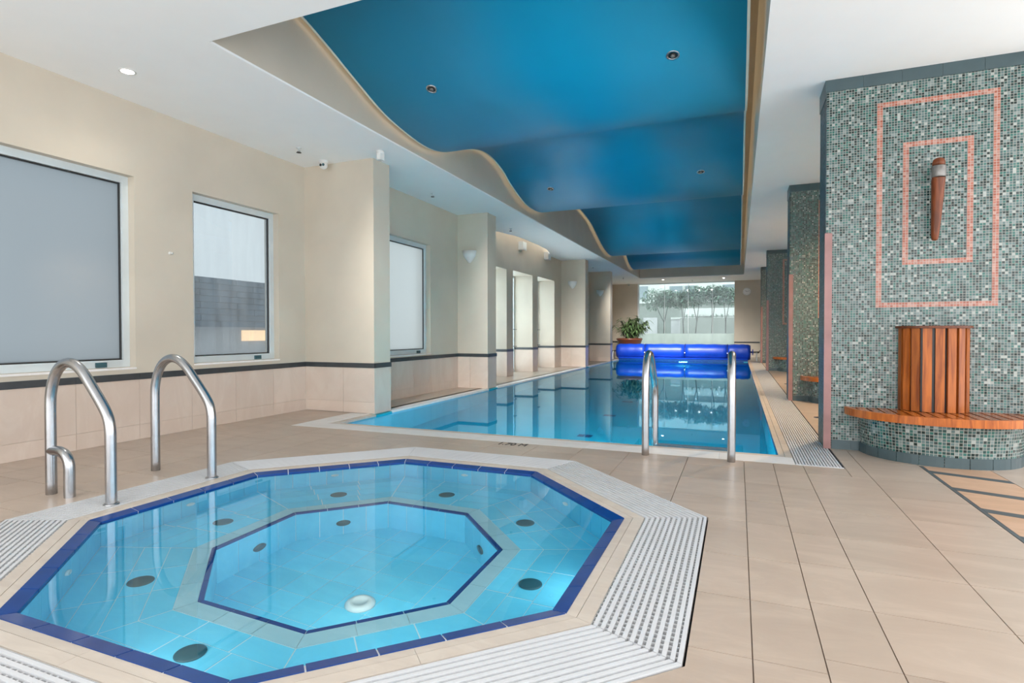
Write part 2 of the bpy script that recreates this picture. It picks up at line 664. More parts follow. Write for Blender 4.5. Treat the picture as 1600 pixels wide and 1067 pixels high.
# floor slab (grout-coloured bed) with holes for spa and pool
fb = MB()
oct8 = octa(R_G1 + .012)
for rect in [(-6.3, -2, 4.4, 5.16)]:
    for pc in minus_octagon([(rect[0], rect[1]), (rect[2], rect[1]), (rect[2], rect[3]), (rect[0], rect[3])], R_G1 + .012):
        fb.prism(pc, -.12, -.006)
fb.box(-6.3, 5.16, -.12, -4.96, 27.6, -.006)
fb.box(.805, 5.16, -.12, 4.4, 27.6, -.006)
fb.box(-4.96, PY1 + .02, -.12, .805, 27.6, -.006)
floor = struct(fb.build('floor', M['grout']))


def floor_tile(x0, y0, x1, y1, name='floor_tile', mat='floor', g=.0022, z=0.0):
    pcs = minus_octagon([(x0 + g, y0 + g), (x1 - g, y0 + g), (x1 - g, y1 - g), (x0 + g, y1 - g)], R_G1 + .010)
    if not pcs or sum(area(p) for p in pcs) < .0015:
        return None
    mb = MB()
    for p in pcs:
        mb.prism(p, -.02, z)
    return mb.build(name, M[mat], floor, at=((x0 + x1) / 2, (y0 + y1) / 2, 0))


XE = [-5.77, -5.36, -4.95, -4.45, -4.0, -3.56, -3.12, -2.68, -2.24, -1.8, -1.36, -.92, -.405, .05, .275]
YL = [.73, 1.16, 1.6, 2.03, 2.48, 2.95, 3.5, 3.95, 4.42, 4.89, 5.165]
for a in range(len(XE) - 1):
    for b in range(len(YL) - 1):
        if XE[a] > -.1 and YL[b] in (2.48,):      # the wide plain tile right of the spa
            pass
        floor_tile(XE[a], YL[b], XE[a + 1], YL[b + 1])
for a in range(2):
    for y0, y1 in ((5.165, 5.56), (5.56, 5.94), (5.94, YA)):
        floor_tile(XE[a], y0, XE[a + 1], y1)
XR = [.275, .5, .94, 1.385]
YR = [.85, 1.27, 1.69, 2.12, 2.55, 2.98, 3.41, 3.9, 4.39, 4.89]
for a in range(3):
    for b in range(len(YR) - 1):
        floor_tile(XR[a], YR[b], XR[a + 1], YR[b + 1])
for a, c in ((1.865, 2.31), (2.31, 2.75)):
    for b in range(len(YR) - 1):
        floor_tile(a, YR[b], c, YR[b + 1])
for x0, x1 in ((.275, .5), (.5, .807)):
    floor_tile(x0, 4.89, x1, 5.165)
for x0, x1, y0, y1 in ((.807, .94, 4.89, 5.5), (.94, 1.385, 4.89, 5.5), (1.865, 2.31, 4.89, 5.5), (2.31, 2.75, 4.89, 5.5), (.807, .94, 5.5, 6.02), (.94, 1.385, 5.5, 6.02), (1.385, 1.865, 5.5, 6.02), (1.865, 2.31, 5.5, 6.02), (2.31, 2.75, 5.5, 6.02)):
    floor_tile(x0, y0, x1, y1)
# terracotta strip with slanting dark bars
SL = -.36


def slant(x0, x1, y0, y1, mat, name):
    mb = MB()
    w = x1 - x0
    poly = [(x0, y0), (x1, y0 + SL * w), (x1, y1 + SL * w), (x0, y1)]
    mb.prism(clip(poly, 0, 1, 5.497, True), -.02, 0)
    mb.build(name, M[mat], floor, at=(x0, y0, 0))


mb = MB()
mb.box(1.388, .8, -.02, 1.412, 5.5, .0)
mb.build('inlay_border', M['inlay_dark'], floor)
yb = 5.30 + .52
for k in range(9):
    y = 5.30 - .515 * k
    slant(1.414, 1.862, y - .045, y + .045, 'inlay_dark', 'inlay_bar')
    slant(1.414, 1.862, y + .049, y + .515 - .049, 'inlay', 'inlay_tile')
# plain decks further off (shower bays, door side, far end, behind the camera)
mb = MB()
mb.box(.807, 6.02, -.02, 2.6, 27.5, 0)
mb.box(-6.3, YA2 - .4, -.02, -4.70, 27.5, 0)
mb.box(-4.70, PY1 + .2, -.02, .807, 27.5, 0)
mb.box(2.752, -1.5, -.02, 4.4, 6.02, 0)
mb.box(-6.3, -1.5, -.02, 2.75, .73, 0)
mb.build('deck_paving', M['floor'], floor)

# ceiling: slabs round the recess, with the bowed cut-out along the door bay
mb = MB()
arc = [(-5.24, 11.95), (-5.04, 12.8), (-5.02, 13.43), (-5.01, 14.24), (-5.05, 15.06), (-5.2, 15.82), (-5.31, 16.16)]
mb.prism([(-6.4, -2.0), (CX0, -2.0), (CX0, 11.95), (-6.4, 11.95)], CZ, CZ + .02)
for i in range(len(arc) - 1):
    mb.prism([arc[i], (CX0, arc[i][1]), (CX0, arc[i + 1][1]), arc[i + 1]], CZ, CZ + .02)
mb.prism([(-6.4, 16.16), (CX0, 16.16), (CX0, 28), (-6.4, 28)], CZ, CZ + .02)
mb.box(CX1, -2.0, CZ, 4.5, 28, CZ + .02)
mb.box(CX0, -2.0, CZ, CX1, CY0, CZ + .02)
mb.box(CX0, CY1, CZ, CX1, 28, CZ + .02)
mb.box(-6.4, 11.9, 3.95, -4.95, 16.2, 3.97)
ceiling = struct(mb.build('ceiling', M['ceil']))
# recess walls and its roof
mb = MB()
t = .1
mb.box(CX0 - t, CY0 - t, CZ + .02, CX0, CY1 + t, 4.95)
mb.box(CX1, CY0 - t, CZ + .02, CX1 + t, CY1 + t, 4.95)
mb.box(CX0, CY0 - t, CZ + .02, CX1, CY0, 4.95)
mb.box(CX0, CY1, CZ + .02, CX1, CY1 + t, 4.95)
mb.box(CX0 - t, CY0 - t, 4.95, CX1 + t, CY1 + t, 5.0)
recess = struct(mb.build('ceiling_recess', M['paint']))
# wavy blue panel
WAVE = [(3.33, 4.33), (3.7, 4.28), (4.26, 4.146), (4.64, 4.026), (5.1, 3.86), (5.6, 3.70), (6.15, 3.62), (6.6, 3.605), (7.05, 3.68), (7.6, 3.88), (8.2, 4.06), (8.67, 4.09), (9.17, 4.0), (9.6, 3.83),
        (10.3, 3.65), (10.85, 3.625), (11.4, 3.69), (12.3, 4.0), (13.3, 4.3), (14.2, 4.38), (15.0, 4.32), (15.7, 4.2), (16.5, 3.94), (17.4, 3.71), (18.3, 3.64), (19.0, 3.75), (19.8, 4.0), (20.5, 4.09),
        (21.1, 3.96), (21.5, 3.78), (22.5, 3.635), (23.5, 3.78), (24.6, 4.0)]


def wave_z(y):
    P = WAVE
    if y <= P[0][0]:
        return P[0][1]
    for i in range(len(P) - 1):
        if P[i][0] <= y <= P[i + 1][0]:
            p0, p1, p2, p3 = P[max(i - 1, 0)], P[i], P[i + 1], P[min(i + 2, len(P) - 1)]
            h = p2[0] - p1[0]
            s = (y - p1[0]) / h
            m1 = (p2[1] - p0[1]) / max(p2[0] - p0[0], 1e-6) * h
            m2 = (p3[1] - p1[1]) / max(p3[0] - p1[0], 1e-6) * h
            return (2 * s ** 3 - 3 * s ** 2 + 1) * p1[1] + (s ** 3 - 2 * s ** 2 + s) * m1 + (-2 * s ** 3 + 3 * s ** 2) * p2[1] + (s ** 3 - s ** 2) * m2
    return P[-1][1]


WX0, WX1 = -3.9, .065
ys = [3.33 + .09 * i for i in range(int((24.6 - 3.33) / .09) + 1)]
mb = MB()
mb.grid([[(WX0, y, wave_z(y)), (WX1, y, wave_z(y))] for y in ys], sm=True)
mb.grid([[(WX0, y, wave_z(y) + .035), (WX1, y, wave_z(y) + .035)] for y in ys], sm=True, mi=1)
for x in (WX0, WX1):
    mb.grid([[(x, y, wave_z(y)), (x, y, wave_z(y) + .035)] for y in ys], sm=False, mi=1)
panel = struct(mb.build('ceiling_wave_panel', [M['wave'], M['pale']]))
for x, e in ((WX0 - .006, 1), (WX1 + .006, 1)):
    mb = MB()
    mb.grid([[(x - .012, y, wave_z(y) - .002), (x + .012, y, wave_z(y) - .002), (x + .012, y, wave_z(y) + .04), (x - .012, y, wave_z(y) + .04)] for y in ys], True, sm=False)
    mb.build('panel_edge_strip', M['pale'], panel)


def wall_boxes(mb, axis_x0, axis_x1, y0, y1, z1, holes):
    """wall slab between x0..x1 running along y with rectangular holes (ya, yb, za, zb)"""
    y = y0
    for ya, yb, za, zb in holes:
        mb.box(axis_x0, y, 0, axis_x1, ya, z1)
        if za > 0:
            mb.box(axis_x0, ya, 0, axis_x1, yb, za)
        mb.box(axis_x0, ya, zb, axis_x1, yb, z1)
        y = yb
    mb.box(axis_x0, y, 0, axis_x1, y1, z1)


W1 = (1.35, 3.875, .755, 2.715)
W2 = (4.54, 5.82, .755, 2.715)
W3 = (7.1, 8.95, .73, 2.715)
DO = [(11.55, 12.95, 0, 2.70), (13.38, 14.86, 0, 2.72), (15.28, 16.88, 0, 2.74)]
mb = MB()
wall_boxes(mb, XL - .25, XL, -1.6, YA, CZ, [W1, W2])
wl = struct(mb.build('wall_left', M['paint']))
mb = MB()
wall_boxes(mb, XB - .3, XB, YA2, YB, CZ, [W3])
wb = struct(mb.build('wall_window_bay', M['paint']))
mb = MB()
wall_boxes(mb, XD - .62, XD, YB2, YC, 3.95, DO)
wd = struct(mb.build('wall_door_bay', M['paint']))
mb = MB()
mb.box(XD - .2, YC2, 0, XD, YD, CZ)
wf = struct(mb.build('wall_far_bay', M['paint']))
mb = MB()
mb.box(-6.0, YD2, 0, -5.76, YE, CZ)
mb.box(-6.0, YE, 0, -4.54, YE + .25, CZ)
wE = struct(mb.build('wall_far_left', M['paint']))
mb = MB()
mb.box(-.165, YE - .03, 0, 4.4, YE + .2, CZ)
wR = struct(mb.build('wall_far_right', M['paint']))
mb = MB()
mb.box(2.55, 6.42, 0, 2.75, YE, CZ)
wright = struct(mb.build('wall_right', M['paint']))

# pilasters with stone dado tiles and dark trim
pil = []
for n, (y0, y1, xw) in enumerate(((YA, YA2, XL), (YB, YB2, XB), (YC, YC2, XD), (YD, YD2, XD))):
    mb = MB()
    mb.box(xw - .3, y0, 0, XA, y1, CZ)
    p = struct(mb.build('wall_pilaster', M['paint']))
    pil.append(p)
    # facing tiles: front in two or three columns, split low down by a joint
    split = .155
    xs = [xw, xw + (XA - xw) * .42, XA + .008] if n != 0 else [xw, -5.10, XA + .008]
    for a in range(2):
        for z0, z1 in ((0, split), (split, TZ0)):
            MB().box(xs[a] + .0015, y0 - .008, z0 + .0012, xs[a + 1] - .0015, y0, z1 - .0012).build('dado_tile', M['wain'], p, at=(xs[a], y0, z0))
    MB().box(XA, y0 - .0065, .001, XA + .008, y1, TZ0 - .001).build('dado_tile', M['wain'], p, at=(XA, y0, 0))
    for a in range(2):
        MB().box(xs[a] + .001, y0 - .016, TZ0, xs[a + 1] + (.009 if a else -.001), y0, TZ1).build('trim_tile', M['trim'], p, at=(xs[a], y0, TZ0))
    MB().box(XA, y0 - .0155, TZ0, XA + .017, y1 + .008, TZ1).build('trim_tile', M['trim'], p, at=(XA, y0, TZ0))


def dado(parent, x, y0, y1, step, split=.155, trim=True):
    n = max(1, round((y1 - y0) / step))
    for i in range(n):
        a, b = y0 + (y1 - y0) * i / n, y0 + (y1 - y0) * (i + 1) / n
        for z0, z1 in ((0, split), (split, TZ0)):
            MB().box(x, a + .0013, z0 + .0012, x + .008, b - .0013, z1 - .0012).build('dado_tile', M['wain'], parent, at=(x, a, z0))
        if trim:
            MB().box(x, a + .001, TZ0, x + .016, b - .001, TZ1).build('trim_tile', M['trim'], parent, at=(x, a, TZ0))


dado(wl, XL, .9, YA - .009, .60)
dado(wb, XB, YA2, YB - .009, .60)
dado(wd, XD, YB2, DO[0][0], .56)
dado(wd, XD, DO[0][1], DO[1][0], .5)
dado(wd, XD, DO[1][1], DO[2][0], .5)
dado(wd, XD, DO[2][1], YC - .009, .5)
for h in DO:                                  # reveals of the door openings
    y = h[1]
    for z0, z1 in ((0, .155), (.155, TZ0)):
        MB().box(XD - .60, y - .008, z0 + .0012, XD + .007, y, z1 - .0012).build('dado_tile', M['wain'], wd, at=(XD, y, z0))
    MB().box(XD - .60, y - .016, TZ0, XD + .015, y, TZ1).build('trim_tile', M['trim'], wd, at=(XD, y, TZ0))
dado(wf, XD, YC2, YD - .009, .6)
MB().box(-5.76, YE - .012, TZ0, -4.54, YE, TZ1).build('trim_strip', M['trim'], wE)
MB().box(-.165, YE - .045, TZ0, .9, YE - .03, TZ1).build('trim_strip', M['trim'], wR)


# windows
def window(n, x, hole, mat, left=True):
    ya, yb, za, zb = hole
    mb = MB()
    d0, d1, w = x - .15, x - .09, .075
    mb.box(d0, ya, za, d1, ya + w, zb)
    mb.box(d0, yb - w, za, d1, yb, zb)
    mb.box(d0, ya + w, za, d1, yb - w, za + w)
    mb.box(d0, ya + w, zb - w, d1, yb - w, zb)
    o = struct(mb.build('window_%d' % n, M['alu']))
    g = .014
    mb = MB()
    a, b, c, e = ya + w, yb - w, za + w, zb - w
    mb.box(d0 + .02, a, c, d1 - .012, a + g, e)
    mb.box(d0 + .02, b - g, c, d1 - .012, b, e)
    mb.box(d0 + .02, a + g, c, d1 - .012, b - g, c + g)
    mb.box(d0 + .02, a + g, e - g, d1 - .012, b - g, e)
    mb.build('gasket', M['blackplastic'], o)
    mb = MB()                                  # raised inner sash profile
    s = .018
    mb.box(d1, ya + w - s, za + w - s, d1 + .012, ya + w, zb - w + s)
    mb.box(d1, yb - w, za + w - s, d1 + .012, yb - w + s, zb - w + s)
    mb.box(d1, ya + w, za + w - s, d1 + .012, yb - w, za + w)
    mb.box(d1, ya + w, zb - w, d1 + .012, yb - w, zb - w + s)
    mb.build('sash', M['alu'], o)
    MB().box(d0 + .028, a + g, c + g, d0 + .034, b - g, e - g).build('pane', M[mat], o)
    MB().box(x - .09, ya, za - .022, x + .012, yb, za - .002).build('window_sill', M['white_stone'], o)
    MB().box(d1, yb - .34, za + .008, d1 + .02, yb - .24, za + .055).build('latch', M['jet'], o)
    return o


window(1, XL, W1, 'frost')
window(2, XL, W2, 'mist')
window(3, XB, W3, 'frost_pale')

# glazed doors in the three door openings
for n, (ya, yb, za, zb) in enumerate(DO):
    x = XD - .55
    mb = MB()
    mb.box(x - .05, ya, 0, x, ya + .06, zb)
    mb.box(x - .05, yb - .06, 0, x, yb, zb)
    mb.box(x - .05, ya + .06, zb - .06, x, yb - .06, zb)
    mb.box(x - .05, ya + .06, 0, x, yb - .06, .08)
    d = struct(mb.build('door_%d' % (n + 1), M['alu']))
    MB().box(x - .03, ya + .06, .08, x - .022, yb - .06, zb - .06).build('pane', M['frost_pale'], d)
    for z in (.72, 1.20):
        mb = MB()
        mb.tube([(x, yb - .30, z), (x + .10, yb - .30, z), (x + .11, yb - .28, z), (x + .11, yb - .12, z), (x + .10, yb - .10, z), (x, yb - .10, z)], .012, 8)
        mb.build('push_bar', M['steel'], d)

# end glazing: four panes floor to ceiling
GJ = [-4.50, -3.27, -2.19, -1.11, -.165]
mb = MB()
mb.box(-4.54, YE, 0, -4.47, YE + .12, CZ)
mb.box(-4.47, YE, CZ - .05, -.165, YE + .1, CZ)
mb.box(-4.47, YE, 0, -.165, YE + .1, .05)
wg = struct(mb.build('window_4', M['alu']))
for i in range(4):
    a, b = GJ[i] + .006, GJ[i + 1] - .006
    MB().box(a, YE + .04, .05, b, YE + .052, CZ - .05).build('pane', M['glass'], wg)
    MB().box(a, YE + .034, .05, b, YE + .039, 1.06).build('frosted_film', M['film'], wg)
    if i:
        MB().box(GJ[i] - .006, YE + .03, .05, GJ[i] + .006, YE + .06, CZ - .05).build('silicone_joint', M['alu'], wg)


# tiled partitions of the shower bays
PITCH_M = .0225
def partition(y):
    mb = MB()
    mb.box(XP, y, 0, 2.55, y + .40, CZ, PITCH_M)
    w = struct(mb.build('wall_partition', M['mosaic'], at=(0, y, 0)))
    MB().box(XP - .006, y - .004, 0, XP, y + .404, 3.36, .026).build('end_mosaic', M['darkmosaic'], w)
    for i in range(6):                          # slate band under the ceiling
        a, b = XP - .006 + i * .30, XP - .006 + (i + 1) * .30
        MB().box(a + .001, y - .008, 3.36, min(b, 2.55) - .001, y, CZ).build('slate_tile', M['slate'], w, at=(a, y, 3.36))
    MB().box(XP - .014, y - .008, 3.30, XP - .006, y + .404, CZ).build('slate_tile', M['slate'], w, at=(XP, y, 3.36))
    for i in range(11):                         # slate skirting
        a = XP + .055 + i * .16
        MB().box(a + .001, y - .008, 0, a + .159, y, .085).build('slate_tile', M['slate'], w, at=(a, y, 0))
    MB().box(XP - .012, y - .016, 0, XP + .050, y, 2.035).build('copper_corner_strip', M['copper'], w)
    # two pink frames let into the mosaic
    for (x0, x1, z0, z1) in ((1.175, 2.078, 1.330, 3.190), (1.367, 1.884, 1.720, 2.803)):
        k = PITCH_M
        x0, x1, z0, z1 = round(x0 / k) * k, round(x1 / k) * k, round(z0 / k) * k, round(z1 / k) * k
        mb = MB()
        e = 2 * k
        for q in ((x0, z0, x1, z0 + e), (x0, z1 - e, x1, z1), (x0, z0 + e, x0 + e, z1 - e), (x1 - e, z0 + e, x1, z1 - e)):
            mb.box(q[0], y - .003, q[1], q[2], y, q[3], k)
        mb.build('pink_inlay_frame', M['pinkmosaic'], w)
    return w


PY = [6.02, 10.04, 17.7, 22.1]
for y in PY:
    partition(y)


# ================================================================== SWIMMING POOL
sp = thing('swimming_pool', 'long blue swimming pool with still water beside the pilasters', 'pool', (-2.03, 14.2, 0))
mb = MB()
D = -1.6
t = .1
mb.box(PX0 - t, PY0 - t, D - t, PX1 + t, PY1 + t, D)
mb.box(PX0 - t, PY0 - t, D, PX0, PY1 + t, -.012)
mb.box(PX1, PY0 - t, D, PX1 + t, PY1 + t, -.012)
mb.box(PX0, PY0 - t, D, PX1, PY0, -.012)
mb.box(PX0, PY1, D, PX1, PY1 + t, -.012)
mb.build('basin', M['pool_tile'], sp)
mb = MB()
mb.norecalc = True
mb.face([(PX0 + .001, PY0 + .001, -.03), (PX1 - .001, PY0 + .001, -.03), (PX1 - .001, PY1 - .001, -.03), (PX0 + .001, PY1 - .001, -.03)])
mb.build('water', water('pool_water', (.10, .74, .90), .010, 2.5, (.55, .80, .92)), sp)
for k in range(9):                              # pairs of dark marker tiles along the middle of the floor
    y = 7.62 + 1.63 * k
    for x in (-2.09, -1.985):
        MB().box(x, y - .075, D, x + .097, y + .075, D + .004).build('marker_tile', M['strap'], sp, at=(x, y, D))
wt = MB().box(PX1 - .006, 0, -.155, PX1, .147, -.012).mesh('waterline_tile', [M['navy']])
for k in range(115):
    if PY0 + .003 + .15 * k + .147 > PY1:
        break
    link('waterline_tile', wt, sp, (0, PY0 + .003 + .15 * k, 0))
wt = MB().box(0, PY1 - .006, -.3, .245, PY1, -.012).mesh('end_tile', [M['navy']])
for k in range(19):
    link('end_tile', wt, sp, (PX0 + .003 + .25 * k, 0, 0))
MB().box(PX0, PY1, -.012, PX1, PY1 + .2, 0.05).build('end_kerb', M['navy'], sp)
mb = MB()
mb.lathe([(.09, 0), (.09, .02), (.06, .03), (.001, .03)], (-2.0, PY1 - .03, -.20), 'y', 20)
mb.build('pool_lamp', emit('pool_lamp_lens', (.9, 1, .8), 12), sp)
mb = MB()                                       # shallow entry step across the ladder side
mb.box(PX0, PY0, D, PX1, PY0 + .25, -1.2)
mb.build('step', M['pool_tile'], sp)


def coping(parent, x0, y0, x1, y1, mat, n, along, z1=0.0, name='coping_stone'):
    for i in range(n):
        if along == 'x':
            a, b = x0 + (x1 - x0) * i / n, x0 + (x1 - x0) * (i + 1) / n
            MB().box(a + .0008, y0, -.05, b - .0008, y1, z1).build(name, M[mat], parent, at=(a, y0, 0))
        else:
            a, b = y0 + (y1 - y0) * i / n, y0 + (y1 - y0) * (i + 1) / n
            MB().box(x0, a + .0008, -.05, x1, b - .0008, z1).build(name, M[mat], parent, at=(x0, a, 0))


coping(sp, -4.95, 5.17, .447, 5.45, 'white_stone', 9, 'x')
coping(sp, -4.658, 5.452, PX1 + .105, PY0 + .004, 'beige_stone', 9, 'x', -.006)
coping(sp, -4.95, 5.452, -4.66, YA - .01, 'white_stone', 2, 'y')
coping(sp, -4.658, PY0 + .005, PX0 + .004, YA - .01, 'beige_stone', 2, 'y', -.006)
for a, b in ((YA2, YB - .02), (YB2 + .01, YC - .02), (YC2 + .01, YD - .02), (YD2, PY1)):
    coping(sp, -4.76, a, PX0 + .004, b, 'white_stone', max(2, round((b - a) / .6)), 'y', .0)
coping(sp, PX1 - .004, PY0, PX1 + .045, PY1, 'beige_stone', 26, 'y', -.006, 'lip_stone')
coping(sp, PX1 + .047, PY0 - .1, GX0 - .004, PY1, 'beige_stone', 26, 'y', 0)

# long grating on the right of the pool: white bars along the channel
gr = thing('channel_grating', 'long white slatted drainage grating along the right edge of the swimming pool', 'grating', (.62, 14, 0))
MB().box(GX0 - .004, 5.17, -.10, GX1 + .012, 22.9, -.045).build('channel', M['dark'], gr)
nb = 15
pitch = (GX1 - GX0) / nb
bar = MB().box(0, 5.175, -.03, pitch * .58, 22.85, .002).mesh('grating_bar', [M['plastic']])
for i in range(nb):
    link('grating_bar', bar, gr, (GX0 + pitch * (i + .19), 0, 0))
mb = MB()
for k in range(int((22.8 - 5.2) / .12)):
    y = 5.25 + k * .12
    mb.box(GX0, y, -.035, GX1, y + .012, -.006)
o = mb.build('cross_bars', M['plastic'], gr)
o['kind'] = 'stuff'
MB().box(GX0 - .003, 5.168, -.04, GX1 + .004, 5.188, .0025).build('end_bar', M['plastic'], gr)
MB().box(GX1 + .003, 5.168, -.04, GX1 + .010, 22.85, .0015).build('edge_strip', M['dark'], gr)

# ================================================================== SPA
spa = thing('spa_pool', 'octagonal light blue spa pool set in the floor with navy edge tiles', 'spa', (SX, SY, 0))


def ring(name, mat, r0, r1, z0, z1in, z1out, n, gap=.002, parent=spa, splits=None, around=8):
    """n pieces per side of an octagonal ring, mitred at the corners; meshes shared between the eight sides"""
    for j in range(n):
        tm = (r0 + r1) / 2 * T8

        def lim(r, e):
            if e == 0:
                return -r * T8 + gap * .54
            if e == n:
                return r * T8 - gap * .54
            return -tm + 2 * tm * e / n
        q = [(r0, lim(r0, j) + (gap / 2 if j else 0)), (r1, lim(r1, j) + (gap / 2 if j else 0)), (r1, lim(r1, j + 1) - (gap / 2 if j < n - 1 else 0)), (r0, lim(r0, j + 1) - (gap / 2 if j < n - 1 else 0))]
        mb = MB()
        mb.prism(q, z0, z1in, ztop=[z1in, z1out, z1out, z1in])
        me = mb.mesh(name, [M[mat]])
        for k in range(around):
            o = bpy.data.objects.new(name, me)
            COL.objects.link(o)
            o.parent = parent
            o.rotation_euler = (0, 0, math.radians(45 * k))


def octring(mb, r0, r1, z0, z1):
    a, b = octa(r0), octa(r1)
    for k in range(8):
        j = (k + 1) % 8
        mb.prism([a[k], b[k], b[j], a[j]], z0, z1)


BZ, FZ = -.45, -.95
shell = MB()
octring(shell, R_W + .004, R_G0, BZ - .1, -.05)
octring(shell, R_C0 - .004, R_G0 - .002, -.06, -.006)
a_, b_ = octa(R_W + .003), octa(R_C0 - .003)
for k in range(8):
    j = (k + 1) % 8
    shell.prism([a_[k], b_[k], b_[j], a_[j]], -.06, -.03, ztop=[-.016, -.004, -.004, -.016])
octring(shell, .775, R_W + .004, BZ - .1, BZ - .003)
octring(shell, .776, .9, FZ - .1, BZ - .02)
shell.prism(octa(.9), FZ - .15, FZ - .003)
shell.build('spa_shell', M['wgrout'], spa)
# rim
ring('coping_stone', 'beige_stone', 1.512, R_G0 - .003, -.05, 0, 0, 2, .0015)
ring('lip_stone', 'beige_stone', R_C0, 1.509, -.05, -.004, -.001, 2, .0015)
ring('navy_edge_tile', 'navy', R_W - .002, R_C0 - .001, -.048, -.013, -.001, 5, .006)
# wall tiles, bench tiles in mitred rows, ledge, navy nosing, riser, floor
ring('spa_wall_tile', 'sky_tile', R_W, R_W + .006, BZ, -.051, -.051, 9, .004)
for r0, r1 in ((.893, 1.02), (1.02, 1.16), (1.16, 1.30), (1.30, R_W)):
    ring('bench_tile', 'sky_tile', r0 + .002, r1 - .002, BZ - .012, BZ, BZ, 3, .007)
ring('ledge_tile', 'ledge_tile', .797, .890, BZ - .012, BZ + .002, BZ + .002, 3, .003)
ring('navy_nosing_tile', 'navy', .770, .795, BZ - .03, BZ + .001, BZ + .002, 3, .004)
ring('riser_tile', 'sky_tile', .773, .783, FZ, BZ - .033, BZ - .033, 4, .004)
for i in range(-4, 4):
    for j in range(-4, 4):
        poly = [(SX + .2 * i + .002, SY + .2 * j + .002), (SX + .2 * i + .198, SY + .2 * j + .002), (SX + .2 * i + .198, SY + .2 * j + .198), (SX + .2 * i + .002, SY + .2 * j + .198)]
        for k in range(8):
            a = math.radians(45 * k)
            poly = clip(poly, math.cos(a), math.sin(a), math.cos(a) * SX + math.sin(a) * SY + .773, True)
            if len(poly) < 3:
                break
        if len(poly) > 2 and area(poly) > .002:
            MB().prism(poly, FZ - .012, FZ).build('spa_floor_tile', M['sky_tile'], spa)
mb = MB()
mb.norecalc = True
mb.face([(x, y, -.024) for x, y in octa(R_W - .003)])
mb.build('water', water('spa_water', (.82, .97, .98), .006, 3.0), spa)
# round air jets in the bench, wall jets, floor outlet
for k in range(8):
    a = math.radians(22.5 + 45 * k) if False else math.radians(45 * k)
    r = 1.09
    c = (SX + r * math.cos(a) - .10 * math.sin(a) * 0, SY + r * math.sin(a), BZ)
    j = MB()
    j.lathe([(.062, 0), (.062, .004), (.056, .009), (.03, .011), (.001, .011)], c, 'z', 24)
    jo = j.build('bench_jet', M['jet'], spa)
    a2 = math.radians(45 * k)
    w = MB()
    c2 = Vector((SX + (R_W - .001) * math.cos(a2), SY + (R_W - .001) * math.sin(a2), -.2))
    n = Vector((-math.cos(a2), -math.sin(a2), 0))
    t_ = Vector((-n.y, n.x, 0))
    rows = []
    for rad, h in ((.030, 0), (.030, .012), (.018, .016), (.016, .006), (.001, .005)):
        rows.append([c2 + n * h + rad * (math.cos(2 * math.pi * q / 16) * t_ + math.sin(2 * math.pi * q / 16) * Vector((0, 0, 1))) for q in range(16)])
    w.grid(rows, True)
    w.build('wall_jet', M['whiteplastic'], spa)
for k in (1, 3, 4, 6):
    a = math.radians(45 * k)
    c2 = Vector((SX + .772 * math.cos(a), SY + .772 * math.sin(a), -.75))
    n = Vector((-math.cos(a), -math.sin(a), 0))
    t_ = Vector((-n.y, n.x, 0))
    w = MB()
    w.grid([[c2 + n * h + rad * (math.cos(2 * math.pi * q / 16) * t_ + math.sin(2 * math.pi * q / 16) * Vector((0, 0, 1))) for q in range(16)] for rad, h in ((.05, 0), (.05, .008), (.001, .010))], True)
    w.build('riser_jet', M['jet'], spa)
mb = MB()
mb.lathe([(.085, 0), (.085, .01), (.07, .03), (.045, .04), (.04, .03), (.001, .03)], (-1.97, 2.57, FZ), 'z', 28)
mb.build('floor_outlet', M['whiteplastic'], spa)

# octagonal overflow grating round the spa
og = thing('overflow_grating', 'white slatted overflow grating in an octagonal ring around the spa pool', 'grating', (SX, SY, 0))
mb = MB()
octring(mb, R_G0 - .002, R_G1 + .012, -.11, -.05)
mb.build('channel', M['dark'], og)
NB = 11
pt = (R_G1 - .016 - R_G0 - .004) / NB
for i in range(NB):
    r0 = R_G0 + .004 + pt * i
    ring('grating_bar', 'plastic', r0 + pt * .16, r0 + pt * .70, -.03, .002, .002, 1, .006, og)
ring('grating_border', 'plastic', R_G1 - .016, R_G1, -.03, .003, .003, 1, .002, og)
mb = MB()
rm = (R_G0 + R_G1) / 2
for k in range(8):
    a = math.radians(45 * k)
    ca, sa = math.cos(a), math.sin(a)
    L = R_G1 * T8
    nn = int(2 * L / .032)
    for q in range(nn + 1):
        tt = -L + .012 + q * .032
        r0 = max(R_G0, abs(tt) / T8 if abs(tt) / T8 > R_G0 else R_G0)
        if r0 > R_G1 - .03:
            continue
        poly = [(r0, tt), (R_G1, tt), (R_G1, tt + .009), (r0, tt + .011)]
        mb.prism([(SX + ca * x - sa * y, SY + sa * x + ca * y) for x, y in poly], -.032, -.007)
o = mb.build('cross_bars', M['plastic'], og)
o['kind'] = 'stuff'

# ================================================================== RAILS
PROF = [(0, -.03), (0, .35), (.002, .62), (.012, .70), (.035, .775), (.075, .84), (.13, .885), (.20, .905), (.265, .895), (.32, .868), (.38, .82), (.44, .755), (.51, .68), (.57, .61), (.605, .555), (.622, .49), (.625, .40), (.625, .15)]


def smooth(pts, n=4):
    out = []
    P = [Vector(p) for p in pts]
    for i in range(len(P) - 1):
        p0, p1, p2, p3 = P[max(i - 1, 0)], P[i], P[i + 1], P[min(i + 2, len(P) - 1)]
        for k in range(n):
            s = k / n
            out.append(.5 * (2 * p1 + (p2 - p0) * s + (2 * p0 - 5 * p1 + 4 * p2 - p3) * s * s + (3 * p1 - p0 - 3 * p2 + p3) * s ** 3))
    out.append(P[-1])
    return out


def rail_tube(fn, foot):
    pts = [fn(a, z) for a, z in PROF] + [fn(.625, foot)]
    return MB().tube(smooth(pts, 3), .033, 16)


